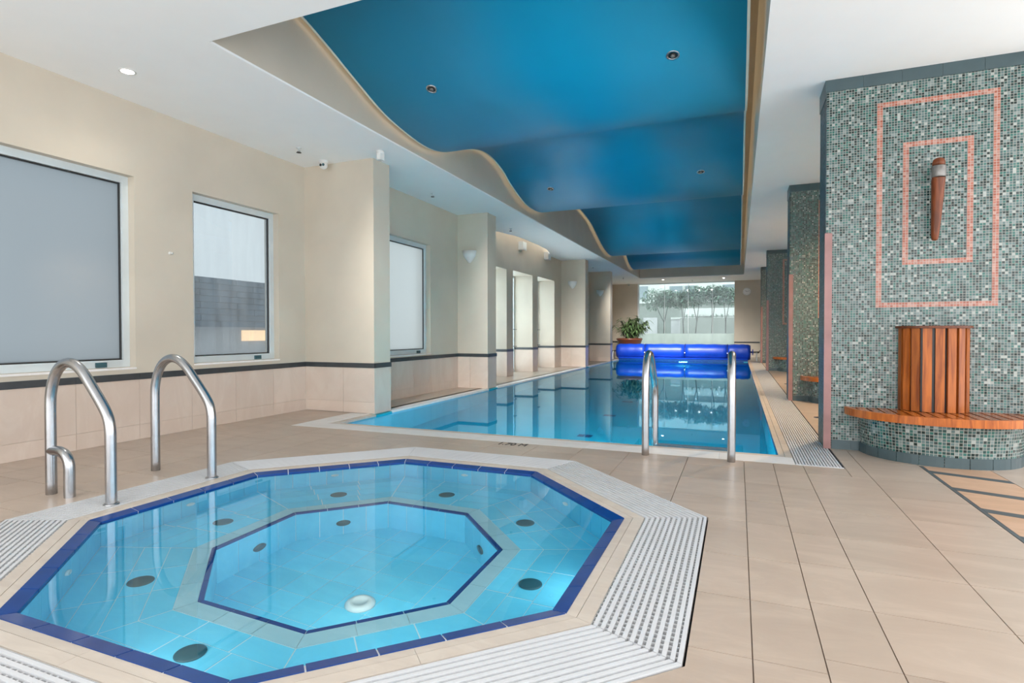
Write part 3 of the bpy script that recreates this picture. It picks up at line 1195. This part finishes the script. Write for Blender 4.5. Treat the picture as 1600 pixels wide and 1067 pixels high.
def collar(c):
    return MB().lathe([(.047, 0), (.047, .004), (.040, .010), (.034, .012)], c, 'z', 20)


r1 = thing('handrail', 'steel spa handrail with a short bent stub at its foot', 'handrail', (-4.36, 2.34, 0), 'steel handrails at the spa')
rail_tube(lambda a, z: (-4.36 + a, 2.34, z), -.03).build('rail', M['steel'], r1)
MB().tube(smooth([(-4.36, 2.34, .30), (-4.30, 2.34, .302), (-4.235, 2.34, .295), (-4.185, 2.34, .265), (-4.163, 2.34, .215), (-4.162, 2.34, .12), (-4.162, 2.34, -.03)], 4), .033, 16).build('stub', M['steel'], r1)
collar((-3.735, 2.34, .0)).build('foot_collar', M['steel'], r1)
r2 = thing('handrail', 'plain arched steel spa handrail, the one nearer the swimming pool', 'handrail', (-4.335, 3.06, 0), 'steel handrails at the spa')
rail_tube(lambda a, z: (-4.335 + a, 3.06, z), -.03).build('rail', M['steel'], r2)
collar((-3.71, 3.06, .0)).build('foot_collar', M['steel'], r2)
ld = thing('pool_ladder', 'steel pool ladder with two arched rails at the near end of the swimming pool', 'ladder', (-.41, 5.08, 0))
for x in (-.77, -.05):
    rail_tube(lambda a, z, x=x: (x, 5.085 + a, z), -1.1).build('rail', M['steel'], ld)
for z in (-.022, -.34, -.64, -.94):
    MB().box(-.77, 5.665, z - .012, -.05, 5.745, z + .012).build('tread', M['steel'], ld)

# ================================================================== BENCHES WITH BACKRESTS
def make_bench(y, label):
    b = thing('bench', label, 'bench', (1.64, y, 0), 'timber benches in the shower bays')
    cx, yb = 1.64, y - .008
    # mosaic base: half ellipse, widening a little upward
    n = 36
    rows = []
    for z, s in ((.0, 1.0), (.10, 1.0), (.20, 1.01), (.34, 1.03)):
        rows.append([(cx + .585 * s * math.cos(math.pi + math.pi * i / n), yb + .515 * s * math.sin(math.pi + math.pi * i / n), z) for i in range(n + 1)])
    mb = MB()
    zz = (.0, .10, .20, .34)
    mb.grid(rows, uvf=lambda a, q: (q / n * 1.75 / .026, zz[a] / .026))
    mb.build('mosaic_base', M['mosaic'], b)
    for i in range(11):                         # slate skirting pieces round the curve
        a0, a1 = math.pi + math.pi * i / 11 + .004, math.pi + math.pi * (i + 1) / 11 - .004
        q = MB()
        poly = [(cx + .592 * math.cos(a0 + (a1 - a0) * k / 3), yb + .522 * math.sin(a0 + (a1 - a0) * k / 3)) for k in range(4)]
        poly2 = [(cx + .575 * math.cos(a0 + (a1 - a0) * k / 3), yb + .505 * math.sin(a0 + (a1 - a0) * k / 3)) for k in range(4)][::-1]
        for k in range(3):
            q.prism([poly[k], poly[k + 1], poly2[2 - k], poly2[3 - k]], 0, .085)
        q.build('slate_skirting', M['slate'], b)
    # seat: slats running out from the wall, cut to the curve, and a curved edge board
    A, B = .715, .60
    st = .405
    ns = 17
    w = 2 * A / ns
    for i in range(ns):
        x0, x1 = cx - A + w * i + .008, cx - A + w * (i + 1) - .008
        def dep(x):
            q = 1 - ((x - cx) / (A - .02)) ** 2
            return (B - .03) * math.sqrt(q) if q > 0 else 0
        d0, d1 = dep(x0), dep(x1)
        if max(d0, d1) < .03:
            continue
        MB().prism([(x0, yb), (x0, yb - d0), (x1, yb - d1), (x1, yb)][::1], st - .03, st).build('seat_slat', M['wood_flat'], b)
    mb = MB()
    rows = []
    for i in range(41):
        a = math.pi + math.pi * i / 40
        c, s = math.cos(a), math.sin(a)
        rows.append([(cx + A * c, yb + B * s, st - .062), (cx + A * c, yb + B * s, st + .004), (cx + (A - .035) * c, yb + (B - .035) * s, st + .004), (cx + (A - .035) * c, yb + (B - .035) * s, st - .062)])
    mb.grid(rows, True, sm=False)
    mb.face(rows[0]); mb.face(rows[-1][::-1])
    mb.build('edge_board', M['wood'], b)
    MB().prism([(cx + (A - .05) * math.cos(math.pi + math.pi * i / 20), yb + (B - .05) * math.sin(math.pi + math.pi * i / 20)) for i in range(21)], st - .066, st - .034).build('seat_bed', M['blackplastic'], b)
    # backrest: vertical slats round a shallow half drum, with a cap
    bx, a_, b_ = 1.608, .262, .20
    z0, z1 = st + .003, 1.135
    ang = [180 + 180 * k / 9 for k in range(10)]
    for k in range(9):
        p0, p1 = math.radians(ang[k] + 2.6), math.radians(ang[k + 1] - 2.6)
        o = [(bx + a_ * math.cos(p), yb + b_ * math.sin(p)) for p in (p0, p1)]
        inn = [(bx + (a_ - .022) * math.cos(p), yb + (b_ - .022) * math.sin(p)) for p in (p1, p0)]
        MB().prism(o + inn, z0, z1).build('back_slat', M['wood'], b)
    MB().prism([(bx + (a_ - .026) * math.cos(math.pi + math.pi * i / 20), yb + (b_ - .026) * math.sin(math.pi + math.pi * i / 20)) for i in range(21)], z0, z1).build('back_core', M['blackplastic'], b)
    mb = MB()
    ring_pts = [(bx + (a_ + .022) * math.cos(math.pi + math.pi * i / 24), yb + (b_ + .022) * math.sin(math.pi + math.pi * i / 24)) for i in range(25)]
    mb.prism(ring_pts, z1 + .001, z1 + .022)
    mb.build('cap', M['horn'], b)
    return b


bench0 = make_bench(PY[0], 'curved timber bench with slatted drum backrest at the near mosaic wall')


def make_horn(y, label):
    h = thing('horn_ornament', label, 'ornament', (1.605, y, 1.9), 'timber horns on the mosaic walls')
    path = smooth([(1.594, y - .075, 1.905), (1.594, y - .085, 1.96), (1.598, y - .095, 2.1), (1.602, y - .105, 2.25), (1.605, y - .115, 2.40), (1.607, y - .12, 2.445)], 4)
    n = len(path)
    rr = []
    for i in range(n):
        s = i / (n - 1)
        rr.append(.008 if i == 0 else .020 + .030 * min(1, s * 1.25) ** .8)
    MB().tube(path, rr, 18).build('horn', M['horn'], h)
    MB().lathe([(.050, 0), (.053, .01), (.053, .09), (.049, .10)], (1.607, y - .12, 2.445), 'z', 24).build('collar', M['pewter'], h)
    MB().lathe([(.046, 0), (.047, .03), (.04, .055), (.02, .068), (.001, .07)], (1.607, y - .12, 2.545), 'z', 24).build('tip', M['horn'], h)
    MB().box(1.58, y - .10, 2.46, 1.634, y - .001, 2.52).build('wall_bracket', M['alu'], h)
    return h


horn0 = make_horn(PY[0], 'tapered red-brown timber horn with silver collar inside the pink frames of the near mosaic wall')
dup(bench0, (1.64, PY[1], 0), 'timber bench on a dark mosaic base half hidden behind the near partition', 'timber benches in the shower bays')
dup(bench0, (1.64, PY[2], 0), 'far timber bench end showing below the pink frame of the third partition', 'timber benches in the shower bays')

# small floor drains of the shower bays
for x, y, l in ((.98, 8.15, 'small round floor drain in the nearer shower bay'), (.98, 13.2, 'small round floor drain in the shower bay beyond the second partition')):
    d = thing('floor_drain', l, 'drain', (x, y, 0))
    MB().lathe([(.07, 0), (.07, .003), (.05, .005), (.001, .005)], (x, y, .0005), 'z', 20).build('rim', M['steel'], d)
    MB().lathe([(.045, .005), (.045, .0065), (.001, .0065)], (x, y, .0005), 'z', 16).build('grille', M['dark'], d)

# ================================================================== DEPTH MARK ON THE FLOOR
cu = bpy.data.curves.new('mark', 'FONT')
cu.body = '1.70 M'
cu.size = .155
cu.extrude = .0012
cu.align_x = 'CENTER'
tmp = bpy.data.objects.new('tmp', cu)
COL.objects.link(tmp)
bpy.context.view_layer.update()
me = bpy.data.meshes.new_from_object(tmp.evaluated_get(bpy.context.evaluated_depsgraph_get()))
bpy.data.objects.remove(tmp)
me.materials.append(M['blackprint'])
for v in me.vertices:
    v.co.x *= .72
o = link('depth_marking', me, None, (-2.06, 5.035, .0015))
tag(o, 'black painted depth marking 1.70 M on the floor between spa and swimming pool', 'marking')

# ================================================================== POOL COVER ON ITS ROLLER
RY, RZ, RR = 23.3, .345, .30
cr = thing('pool_cover_roller', 'blue pool cover rolled on its reel across the far end of the pool', 'pool cover', (-2.1, RY, 0))
segs = [(-4.70, -3.535), (-3.505, -1.975), (-1.945, -.40), (-.37, .44)]
for i, (a, b) in enumerate(segs):
    mb = MB()
    k = 10
    rows = []
    for j in range(k + 1):
        x = a + (b - a) * j / k
        e = abs(2 * j / k - 1)
        rad = RR + .006 * math.sin(j * 1.7 + i) - .012 * e ** 6
        if (i == 3 and j == k) or (i == 0 and j == 0):
            rad -= .035
        rows.append([(x, RY + rad * math.cos(t * math.pi / 16), RZ + rad * math.sin(t * math.pi / 16) * (1.0 if math.sin(t * math.pi / 16) > 0 else 1.08)) for t in range(32)])
    mb.grid(rows, True)
    mb.face(rows[0][::-1]); mb.face(rows[-1])
    mb.build('cover_roll', M['cover'], cr)
for x in (-3.52, -1.96, -.385):
    MB().lathe([(RR - .004, -.015), (RR + .004, -.012), (RR + .004, .012), (RR - .004, .015)], (x, RY, RZ), 'x', 32).build('strap', M['strap'], cr)
    MB().box(x - .02, RY - RR - .012, RZ - .06, x + .02, RY - RR, RZ - .02).build('buckle', M['whiteplastic'], cr)
MB().tube([(-5.0, RY, RZ), (.75, RY, RZ)], .03, 12).build('axle', M['steel'], cr)
for x in (-4.86, .66):
    mb = MB()
    mb.tube([(x, RY - .22, .03), (x, RY, RZ + .02), (x, RY + .22, .03)], .022, 8)
    mb.tube([(x, RY - .26, .022), (x, RY + .26, .022)], .022, 8)
    mb.build('end_stand', M['whiteplastic'], cr)
mb = MB()
mb.lathe([(.06, 0), (.12, .01), (.12, .03), (.06, .04)], (.50, RY, RZ), 'x', 20)
mb.build('hub', M['cover'], cr)
mb = MB()
mb.tube([(.75, RY, RZ), (.77, RY - .1, RZ + .08), (.80, RY - .1, RZ + .08)], .014, 8)
mb.build('crank_handle', M['steel'], cr)
mb = MB()
mb.grid([[(x, RY - RR * .75, .10), (x, RY - RR * .9, .062), (x, PY1 + .04, .056)] for x in (-4.6, -3, -1.5, .35)], sm=True)
mb.build('cover_flap', M['cover'], cr)

# ================================================================== PLANTS
def leaf_blade(mb, base, d, L, w, droop):
    d = d.normalized()
    side = d.cross(Vector((0, 0, 1)))
    side = side.normalized() if side.length > .01 else Vector((1, 0, 0))
    pts = []
    for k in range(5):
        s = k / 4
        p = base + d * L * s + Vector((0, 0, -droop * L * s * s))
        ww = w * (math.sin(math.pi * (.12 + .88 * s)) if s < 1 else 0)
        pts.append([p - side * ww / 2, p + side * ww / 2])
    mb.grid(pts, sm=True)


def potted(name, label, at, pot, nst, hgt, spread, L, w, nl, seed, lean=0):
    rnd = random.Random(seed)
    p = thing(name, label, 'plant', at)
    r0, r1, ph = pot
    MB().lathe([(r0, 0), (r0 + .01, .02), (r1 - .02, ph - .08), (r1, ph - .07), (r1, ph), (r1 - .03, ph), (r1 - .04, ph - .05), (.001, ph - .05)], at, 'z', 32).build('pot', M['pot'], p)
    MB().lathe([(r1 - .042, ph - .049), (.001, ph - .03)], at, 'z', 20, False).build('soil', M['soil'], p)
    st, fo = MB(), MB()
    for i in range(nst):
        a = rnd.uniform(0, 2 * math.pi)
        rr = spread * math.sqrt(rnd.random())
        h = hgt * rnd.uniform(.55, 1.0) * (1 - .3 * rr / spread)
        b0 = Vector(at) + Vector((.1 * math.cos(a), .1 * math.sin(a), ph - .04))
        tip = b0 + Vector((rr * math.cos(a) + lean * rnd.random(), rr * math.sin(a), h))
        mid = (b0 + tip) / 2 + Vector((0, 0, .12 * h))
        path = smooth([b0, mid, tip], 5)
        st.tube(path, [.012 - .008 * k / (len(path) - 1) for k in range(len(path))], 6)
        for k in range(nl):
            s = .25 + .75 * rnd.random()
            q = path[min(len(path) - 1, int(s * len(path)))]
            aa = rnd.uniform(0, 2 * math.pi)
            leaf_blade(fo, q, Vector((math.cos(aa), math.sin(aa), rnd.uniform(-.2, .8))), L * rnd.uniform(.6, 1.1), w, rnd.uniform(.3, 1.0))
    st.build('stems', M['bark'], p)
    f = fo.build('foliage', M['leaf'], p)
    f['kind'] = 'stuff'
    return p


potted('potted_plant', 'large bushy plant in a tall brown pot in the far left corner', (-4.42, 24.6, 0), (.28, .56, .86), 40, 1.15, .62, .36, .055, 26, 3, .25)
pp = potted('potted_palm', 'palm whose frond tips show at the left edge below the nearest window', (-5.12, 1.72, 0), (.14, .2, .42), 8, .5, .15, .3, .03, 7, 5)
fr = MB()
leaf_blade(fr, Vector((-5.2, 2.02, 1.06)), Vector((0, 1, .25)), .47, .03, .45)
leaf_blade(fr, Vector((-5.2, 2.02, 1.02)), Vector((0, 1, -.05)), .45, .03, .2)
leaf_blade(fr, Vector((-5.2, 2.0, .82)), Vector((0, 1, -.05)), .44, .03, .2)
fr.tube([(-5.14, 1.76, .42), (-5.18, 1.88, .8), (-5.2, 2.03, 1.06)], .008, 6)
fr.build('frond', M['leaf'], pp)

# ================================================================== WALL AND CEILING FITTINGS
def sconce(x, y, z, label):
    s = thing('wall_sconce', label, 'wall lamp', (x, y, z), 'white conical wall lamps')
    n = 16
    mb = MB()
    rows = []
    for h, r in ((-.125, .012), (-.11, .035), (0, .125), (.115, .155)):
        rows.append([(x + r * math.cos(math.pi + math.pi * i / n), y - .001 + .85 * r * math.sin(math.pi + math.pi * i / n), z + h) for i in range(n + 1)])
    mb.grid(rows)
    rows2 = [[(x + (q[0] - x) * .93, y - .001 + (q[1] - y + .001) * .93, q[2]) for q in r] for r in rows]
    mb.grid(rows2)
    mb.grid([rows[-1], rows2[-1]])
    mb.build('shade', M['whiteplastic'], s)
    MB().prism([(x - .11, y - .006), (x + .11, y - .006), (x + .11, y), (x - .11, y)], z - .02, z + .10).build('back_plate', M['alu'], s)
    return s


sconce(-4.975, YB, 2.62, 'white conical wall lamp on the second pilaster, nearest of the three')
sconce(-5.01, YC, 2.66, 'white conical wall lamp on the third pilaster')
sconce(-4.98, YD, 2.64, 'white conical wall lamp on the farthest pilaster')


def downlight(x, y, z, label, on=True, r=.055, cat='ceiling lamp', group='recessed white ceiling lamps', nrm=0):
    d = thing('downlight', label, cat, (x, y, z), group)
    MB().lathe([(r * 1.25, 0), (r * 1.25, -.004), (r * .95, -.006), (r * .92, 0)], (x, y, z), 'z', 24, False).build('trim_ring', M['whiteplastic'] if on else M['alu'], d)
    MB().lathe([(r * .92, -.002), (r * .5, -.001), (.001, -.001)], (x, y, z), 'z', 20, False).build('lens', M['lamp'] if on else M['blackplastic'], d)
    if on:
        spot_light('downlight_lamp', (x, y, z - .02), 8, (1, .93, .82))
    return d


downlight(-5.13, 3.40, CZ, 'glowing recessed ceiling lamp above the left windows')
downlight(-3.13, 25.7, CZ, 'glowing ceiling lamp at the end glazing, left of the two')
downlight(-.59, 25.9, CZ, 'glowing ceiling lamp at the end glazing, right of the two')
for y, l in ((8.3, 'ceiling lamp hidden in the nearer shower bay'), (13.6, 'ceiling lamp hidden in the middle shower bay'), (20, 'ceiling lamp hidden in the far shower bay')):
    spot_light('shower_bay_lamp', (1.7, y, CZ - .03), 190, (1, .74, .48), 140)
for x, y, l in ((-3.12, 5.36, 'unlit lamp in the first blue wave, left one'), (-.585, 5.5, 'unlit lamp in the first blue wave, right one'), (-3.22, 9.84, 'unlit lamp in the second blue wave, left one'), (-.59, 9.8, 'unlit lamp in the second blue wave, right one')):
    z = wave_z(y)
    sl = math.atan((wave_z(y + .05) - wave_z(y - .05)) / .1)
    d = thing('wave_lamp', l, 'ceiling lamp', (x, y, z), 'unlit lamps in the blue wave ceiling')
    d.rotation_euler = (sl, 0, 0)
    MB().lathe([(.062, .004), (.062, -.006), (.046, -.009), (.044, 0)], (x, y, z), 'z', 24, False).build('trim_ring', M['steel'], d)
    MB().lathe([(.045, -.003), (.001, -.003)], (x, y, z), 'z', 20, False).build('recess', M['blackplastic'], d)
    MB().lathe([(.02, -.003), (.022, -.012), (.012, -.02), (.001, -.021)], (x, y, z), 'z', 14, False).build('bulb', M['pewter'], d)

SPR = [(-5.218, 5.617, 'fire sprinkler on the ceiling by the dome camera'), (-4.815, 8.294, 'fire sprinkler on the ceiling between first and second pilaster'), (-4.80, 11.755, 'fire sprinkler on the ceiling just past the second pilaster'),
       (-4.80, 19.5, 'fire sprinkler on the ceiling past the third pilaster'), (-4.58, 23.99, 'fire sprinkler on the ceiling above the potted plant'), (-1.91, 26.2, 'fire sprinkler on the ceiling between the two end lamps')]
for x, y, l in SPR:
    s = thing('fire_sprinkler', l, 'sprinkler', (x, y, CZ), 'fire sprinklers')
    MB().lathe([(.035, 0), (.035, -.006), (.012, -.010), (.011, -.04), (.001, -.04)], (x, y, CZ), 'z', 16, False).build('body', M['alu'], s)
    MB().lathe([(.001, -.058), (.03, -.058), (.032, -.063), (.001, -.066)], (x, y, CZ), 'z', 16, False).build('deflector', M['blackplastic'], s)
    mb = MB()
    for e in (-1, 1):
        mb.tube([(x + e * .011, y, CZ - .035), (x + e * .016, y, CZ - .048), (x + e * .006, y, CZ - .06)], .003, 6)
    mb.build('frame_arms', M['blackplastic'], s)

for x, y, l, tl in ((-5.30, 6.17, 'white dome security camera on the ceiling at the first pilaster', 1), (-4.93, 27.2, 'small white security camera on the far ceiling left of the glazing', 1)):
    c = thing('security_camera', l, 'camera', (x, y, CZ))
    MB().lathe([(.062, 0), (.062, -.03), (.05, -.04)], (x, y, CZ), 'z', 24).build('base', M['whiteplastic'], c)
    mb = MB()
    mb.lathe([(.001, -.115)] + [(.055 * math.cos(t), -.06 + .055 * math.sin(t)) for t in [math.radians(q) for q in range(-80, 61, 14)]], (x, y, CZ), 'z', 24, False)
    mb.build('ball', M['whiteplastic'], c)
    for e in (-1, 1):
        MB().lathe([(.018, -.0), (.018, -.012), (.001, -.014)], (x + .018 + e * .022, y - .047, CZ - .068), 'y', 14).build('eye', M['blackplastic'] if e < 0 else M['jet'], c)
dt = thing('motion_detector', 'white motion detector hanging from the ceiling by the first pilaster corner', 'detector', (-4.33, 6.12, CZ))
mb = MB()
mb.lathe([(.05, 0), (.05, -.03), (.03, -.045)], (-4.33, 6.12, CZ), 'z', 20)
mb.build('base', M['whiteplastic'], dt)
mb = MB()
mb.prism([(-4.37, 6.09), (-4.345, 6.07), (-4.30, 6.08), (-4.29, 6.15), (-4.37, 6.15)], CZ - .12, CZ - .035)
mb.build('body', M['whiteplastic'], dt)
for y, l in ((13.9, 'white boxy fitting high on the wall above the door openings, nearer one'), (16.0, 'white boxy fitting high on the wall above the door openings, farther one')):
    v = thing('wall_speaker', l, 'speaker', (XD, y, 3.4))
    MB().box(XD + .001, y - .14, 3.30, XD + .13, y + .14, 3.52).build('body', M['whiteplastic'], v)
    MB().box(XD + .13, y - .12, 3.32, XD + .136, y + .12, 3.50).build('grille', M['alu'], v)
hk = thing('wall_hook', 'tiny white knob on the wall between the two left windows', 'hook', (XL, 4.26, 1.975))
MB().lathe([(.02, 0), (.018, .006), (.008, .01), (.008, .035), (.014, .04), (.001, .045)], (XL, 4.26, 1.975), 'x', 14).build('knob', M['whiteplastic'], hk)

ck = thing('wall_clock', 'round white wall clock on the beige end wall right of the glazing', 'clock', (.355, YE - .03, 2.955))
cx, cy, cz = .355, YE - .031, 2.955
MB().lathe([(.175, 0), (.175, -.035), (.160, -.042), (.155, -.03)], (cx, cy, cz), 'y', 32, False).build('rim', M['whiteplastic'], ck)
MB().lathe([(.158, -.028), (.001, -.028)], (cx, cy, cz), 'y', 32, False).build('dial', M['dial'], ck)
mb = MB()
for k in range(12):
    a = math.radians(30 * k)
    p0 = Vector((cx + .125 * math.sin(a), cy - .031, cz + .125 * math.cos(a)))
    p1 = Vector((cx + .145 * math.sin(a), cy - .031, cz + .145 * math.cos(a)))
    mb.tube([p0, p1], .004, 4)
mb.build('hour_marks', M['blackprint'], ck)
for a, l, w in ((300, .08, .006), (75, .12, .004)):
    a = math.radians(a)
    MB().tube([(cx, cy - .034, cz), (cx + l * math.sin(a), cy - .034, cz + l * math.cos(a))], w, 5).build('hand', M['blackprint'], ck)

# ================================================================== OUTSIDE THE END GLAZING
mb = MB()
mb.box(-14, 27.7, -.4, 8, 40, -.3)
g = struct(mb.build('ground_outside', M['planter']))
pw = MB()
pw.box(-6, 28.9, -.3, 2.5, 29.1, 1.05)
pw.box(-6, 30.1, -.3, 2.5, 30.3, 1.05)
pw.box(-6, 29.1, .8, 2.5, 30.1, .95)
tag(pw.build('planter_trough', M['planter']), 'long pale concrete planter outside the end glazing holding the row of trees', 'planter')


def tree(x, y, label, crown, h, lean, seed, forks):
    rnd = random.Random(seed)
    t = thing('tree', label, 'tree', (x, y, .95), 'small trees outside the end glazing')
    st, fo = MB(), MB()
    fork = .95 + h * .35
    path = smooth([(x, y, .95), (x + lean * .3, y, .95 + h * .2), (x + lean * .6, y, fork)], 4)
    st.tube(path, [.034 - .008 * k / (len(path) - 1) for k in range(len(path))], 8)
    for fx, fy, cr in forks:
        top = Vector((x + fx, y + fy, .95 + h))
        p2 = smooth([(x + lean * .6, y, fork - .03), (x + fx * .6, y + fy * .5, (fork + top.z) / 2), top], 4)
        st.tube(p2, [.024 - .015 * k / (len(p2) - 1) for k in range(len(p2))], 7)
        for i in range(700):
            while True:
                v = Vector((rnd.uniform(-1, 1), rnd.uniform(-1, 1), rnd.uniform(-1, 1)))
                if v.length < 1:
                    break
            if rnd.random() < .25:
                continue
            p = top + Vector((v.x * cr * 1.2, v.y * cr, v.z * cr * 1.1 - .1))
            dd = Vector((rnd.uniform(-1, 1), rnd.uniform(-1, 1), rnd.uniform(-.6, .6)))
            leaf_blade(fo, p, dd, .17, .07, .3)
    st.build('trunk', M['bark'], t)
    f = fo.build('foliage', M['leaf_far'], t)
    f['kind'] = 'stuff'


tree(-3.53, 29.5, 'small forked tree outside the glazing, leftmost of the row', .5, 2.0, 0, 11, [(-.55, .1, .52), (.0, 0, .45), (.25, -.1, .42)])
tree(-2.58, 29.6, 'slim tree outside the glazing, second from the left', .5, 1.95, -.05, 12, [(-.15, 0, .42), (.12, .1, .4)])
tree(-2.0, 29.5, 'bent-trunk tree outside the glazing in the middle of the row', .5, 2.1, .12, 13, [(-.12, 0, .5), (.25, 0, .42)])
tree(-1.22, 29.6, 'straight slim tree outside the glazing, fourth from the left', .5, 2.2, .03, 14, [(0, 0, .42), (.2, .1, .36)])
tree(-.58, 29.5, 'rounded tree outside the glazing, nearest the clock wall', .5, 2.1, 0, 15, [(-.1, 0, .42), (.22, .1, .4)])
# facade opposite
fb_ = thing('building', 'pale grey building with white panels and windows opposite the end glazing', 'building', (-2.4, 34, -.3))
MB().box(-12, 34.2, -.3, 7, 34.6, 2.9).build('lower_wall', M['facade'], fb_)
MB().box(-12, 34.3, 2.9, 7, 34.7, 8).build('upper_wall', M['facade_light'], fb_)
MB().box(-12, 34.0, 2.86, 7, 34.25, 2.95).build('ledge', M['facade_light'], fb_)
for x0, x1, z0, z1 in ((-5.3, -4.48, .3, 2.0), (-3.69, -2.28, .3, 1.93), (-1.90, -1.44, .3, 1.68), (-1.39, .8, .3, 1.93)):
    MB().box(x0, 34.12, z0, x1, 34.2, z1).build('white_panel', M['facade_white'], fb_)
for x0, x1 in ((-3.69, -2.28), (-1.39, .8)):
    MB().box(x0, 34.05, 1.90, x1, 34.2, 2.0).build('panel_hood', M['facade_light'], fb_)
MB().box(-2.95, 34.14, 2.06, .8, 34.2, 2.52).build('bright_band', M['facade_light'], fb_)
for x0, x1, z0, z1 in ((-6.2, -5.0, 3.1, 3.95), (-3.84, -3.0, 3.2, 3.9), (-2.95, -2.3, 3.2, 3.9), (-.9, .3, 3.2, 3.9)):
    w = MB().box(x0, 34.22, z0, x1, 34.3, z1).build('upper_window', M['facade_light'], fb_)
    MB().box(x0 + .05, 34.2, z0 + .05, x1 - .05, 34.22, z1 - .05).build('window_pane', M['facade_glass'], w)
# low grassy plants on the ledge of the bright band
mb = MB()
rnd = random.Random(40)
for k in range(9):
    for q in range(9):
        leaf_blade(mb, Vector((-2.75 + k * .32, 33.6, 1.95)), Vector((rnd.uniform(-1, 1), rnd.uniform(-.3, .3), 1.2)), rnd.uniform(.25, .5), .045, .5)
o = mb.build('spiky_planting', M['leaf_far'])
o['kind'] = 'stuff'
tag(o, 'row of dark spiky leaves on the ledge before the bright band of the building opposite', 'plants')
tag(MB().box(-3.1, 33.4, -.3, 1, 33.8, 1.95).build('ledge_planter', M['facade']), 'grey planter wall carrying the spiky plants in front of the opposite building', 'planter')

# ================================================================== OUTSIDE THE LEFT WINDOWS
nb_ = thing('neighbour_wall', 'dark shingled fascia and warm lit wall seen through the misted second window', 'building', (-9, 8, 0))
for k in range(8):
    for j in range(6):
        y0 = 5.2 + j * .8 + (.4 if k % 2 else 0)
        MB().box(-9.05 - .01 * k, y0 + .006, 1.22 + k * .115, -9.0 + .012 * (7 - k) * .5, y0 + .794, 1.22 + (k + 1) * .115 - .012).build('shingle', M['shingle'], nb_)
MB().box(-9.25, 5.0, -.3, -9.1, 11, 2.1).build('wall', M['facade_white'], nb_)
MB().box(-9.1, 8.2, .95, -9.06, 9.4, 1.16).build('lit_strip', M['lit'], nb_)  # glows in place of warm light falling on the wall
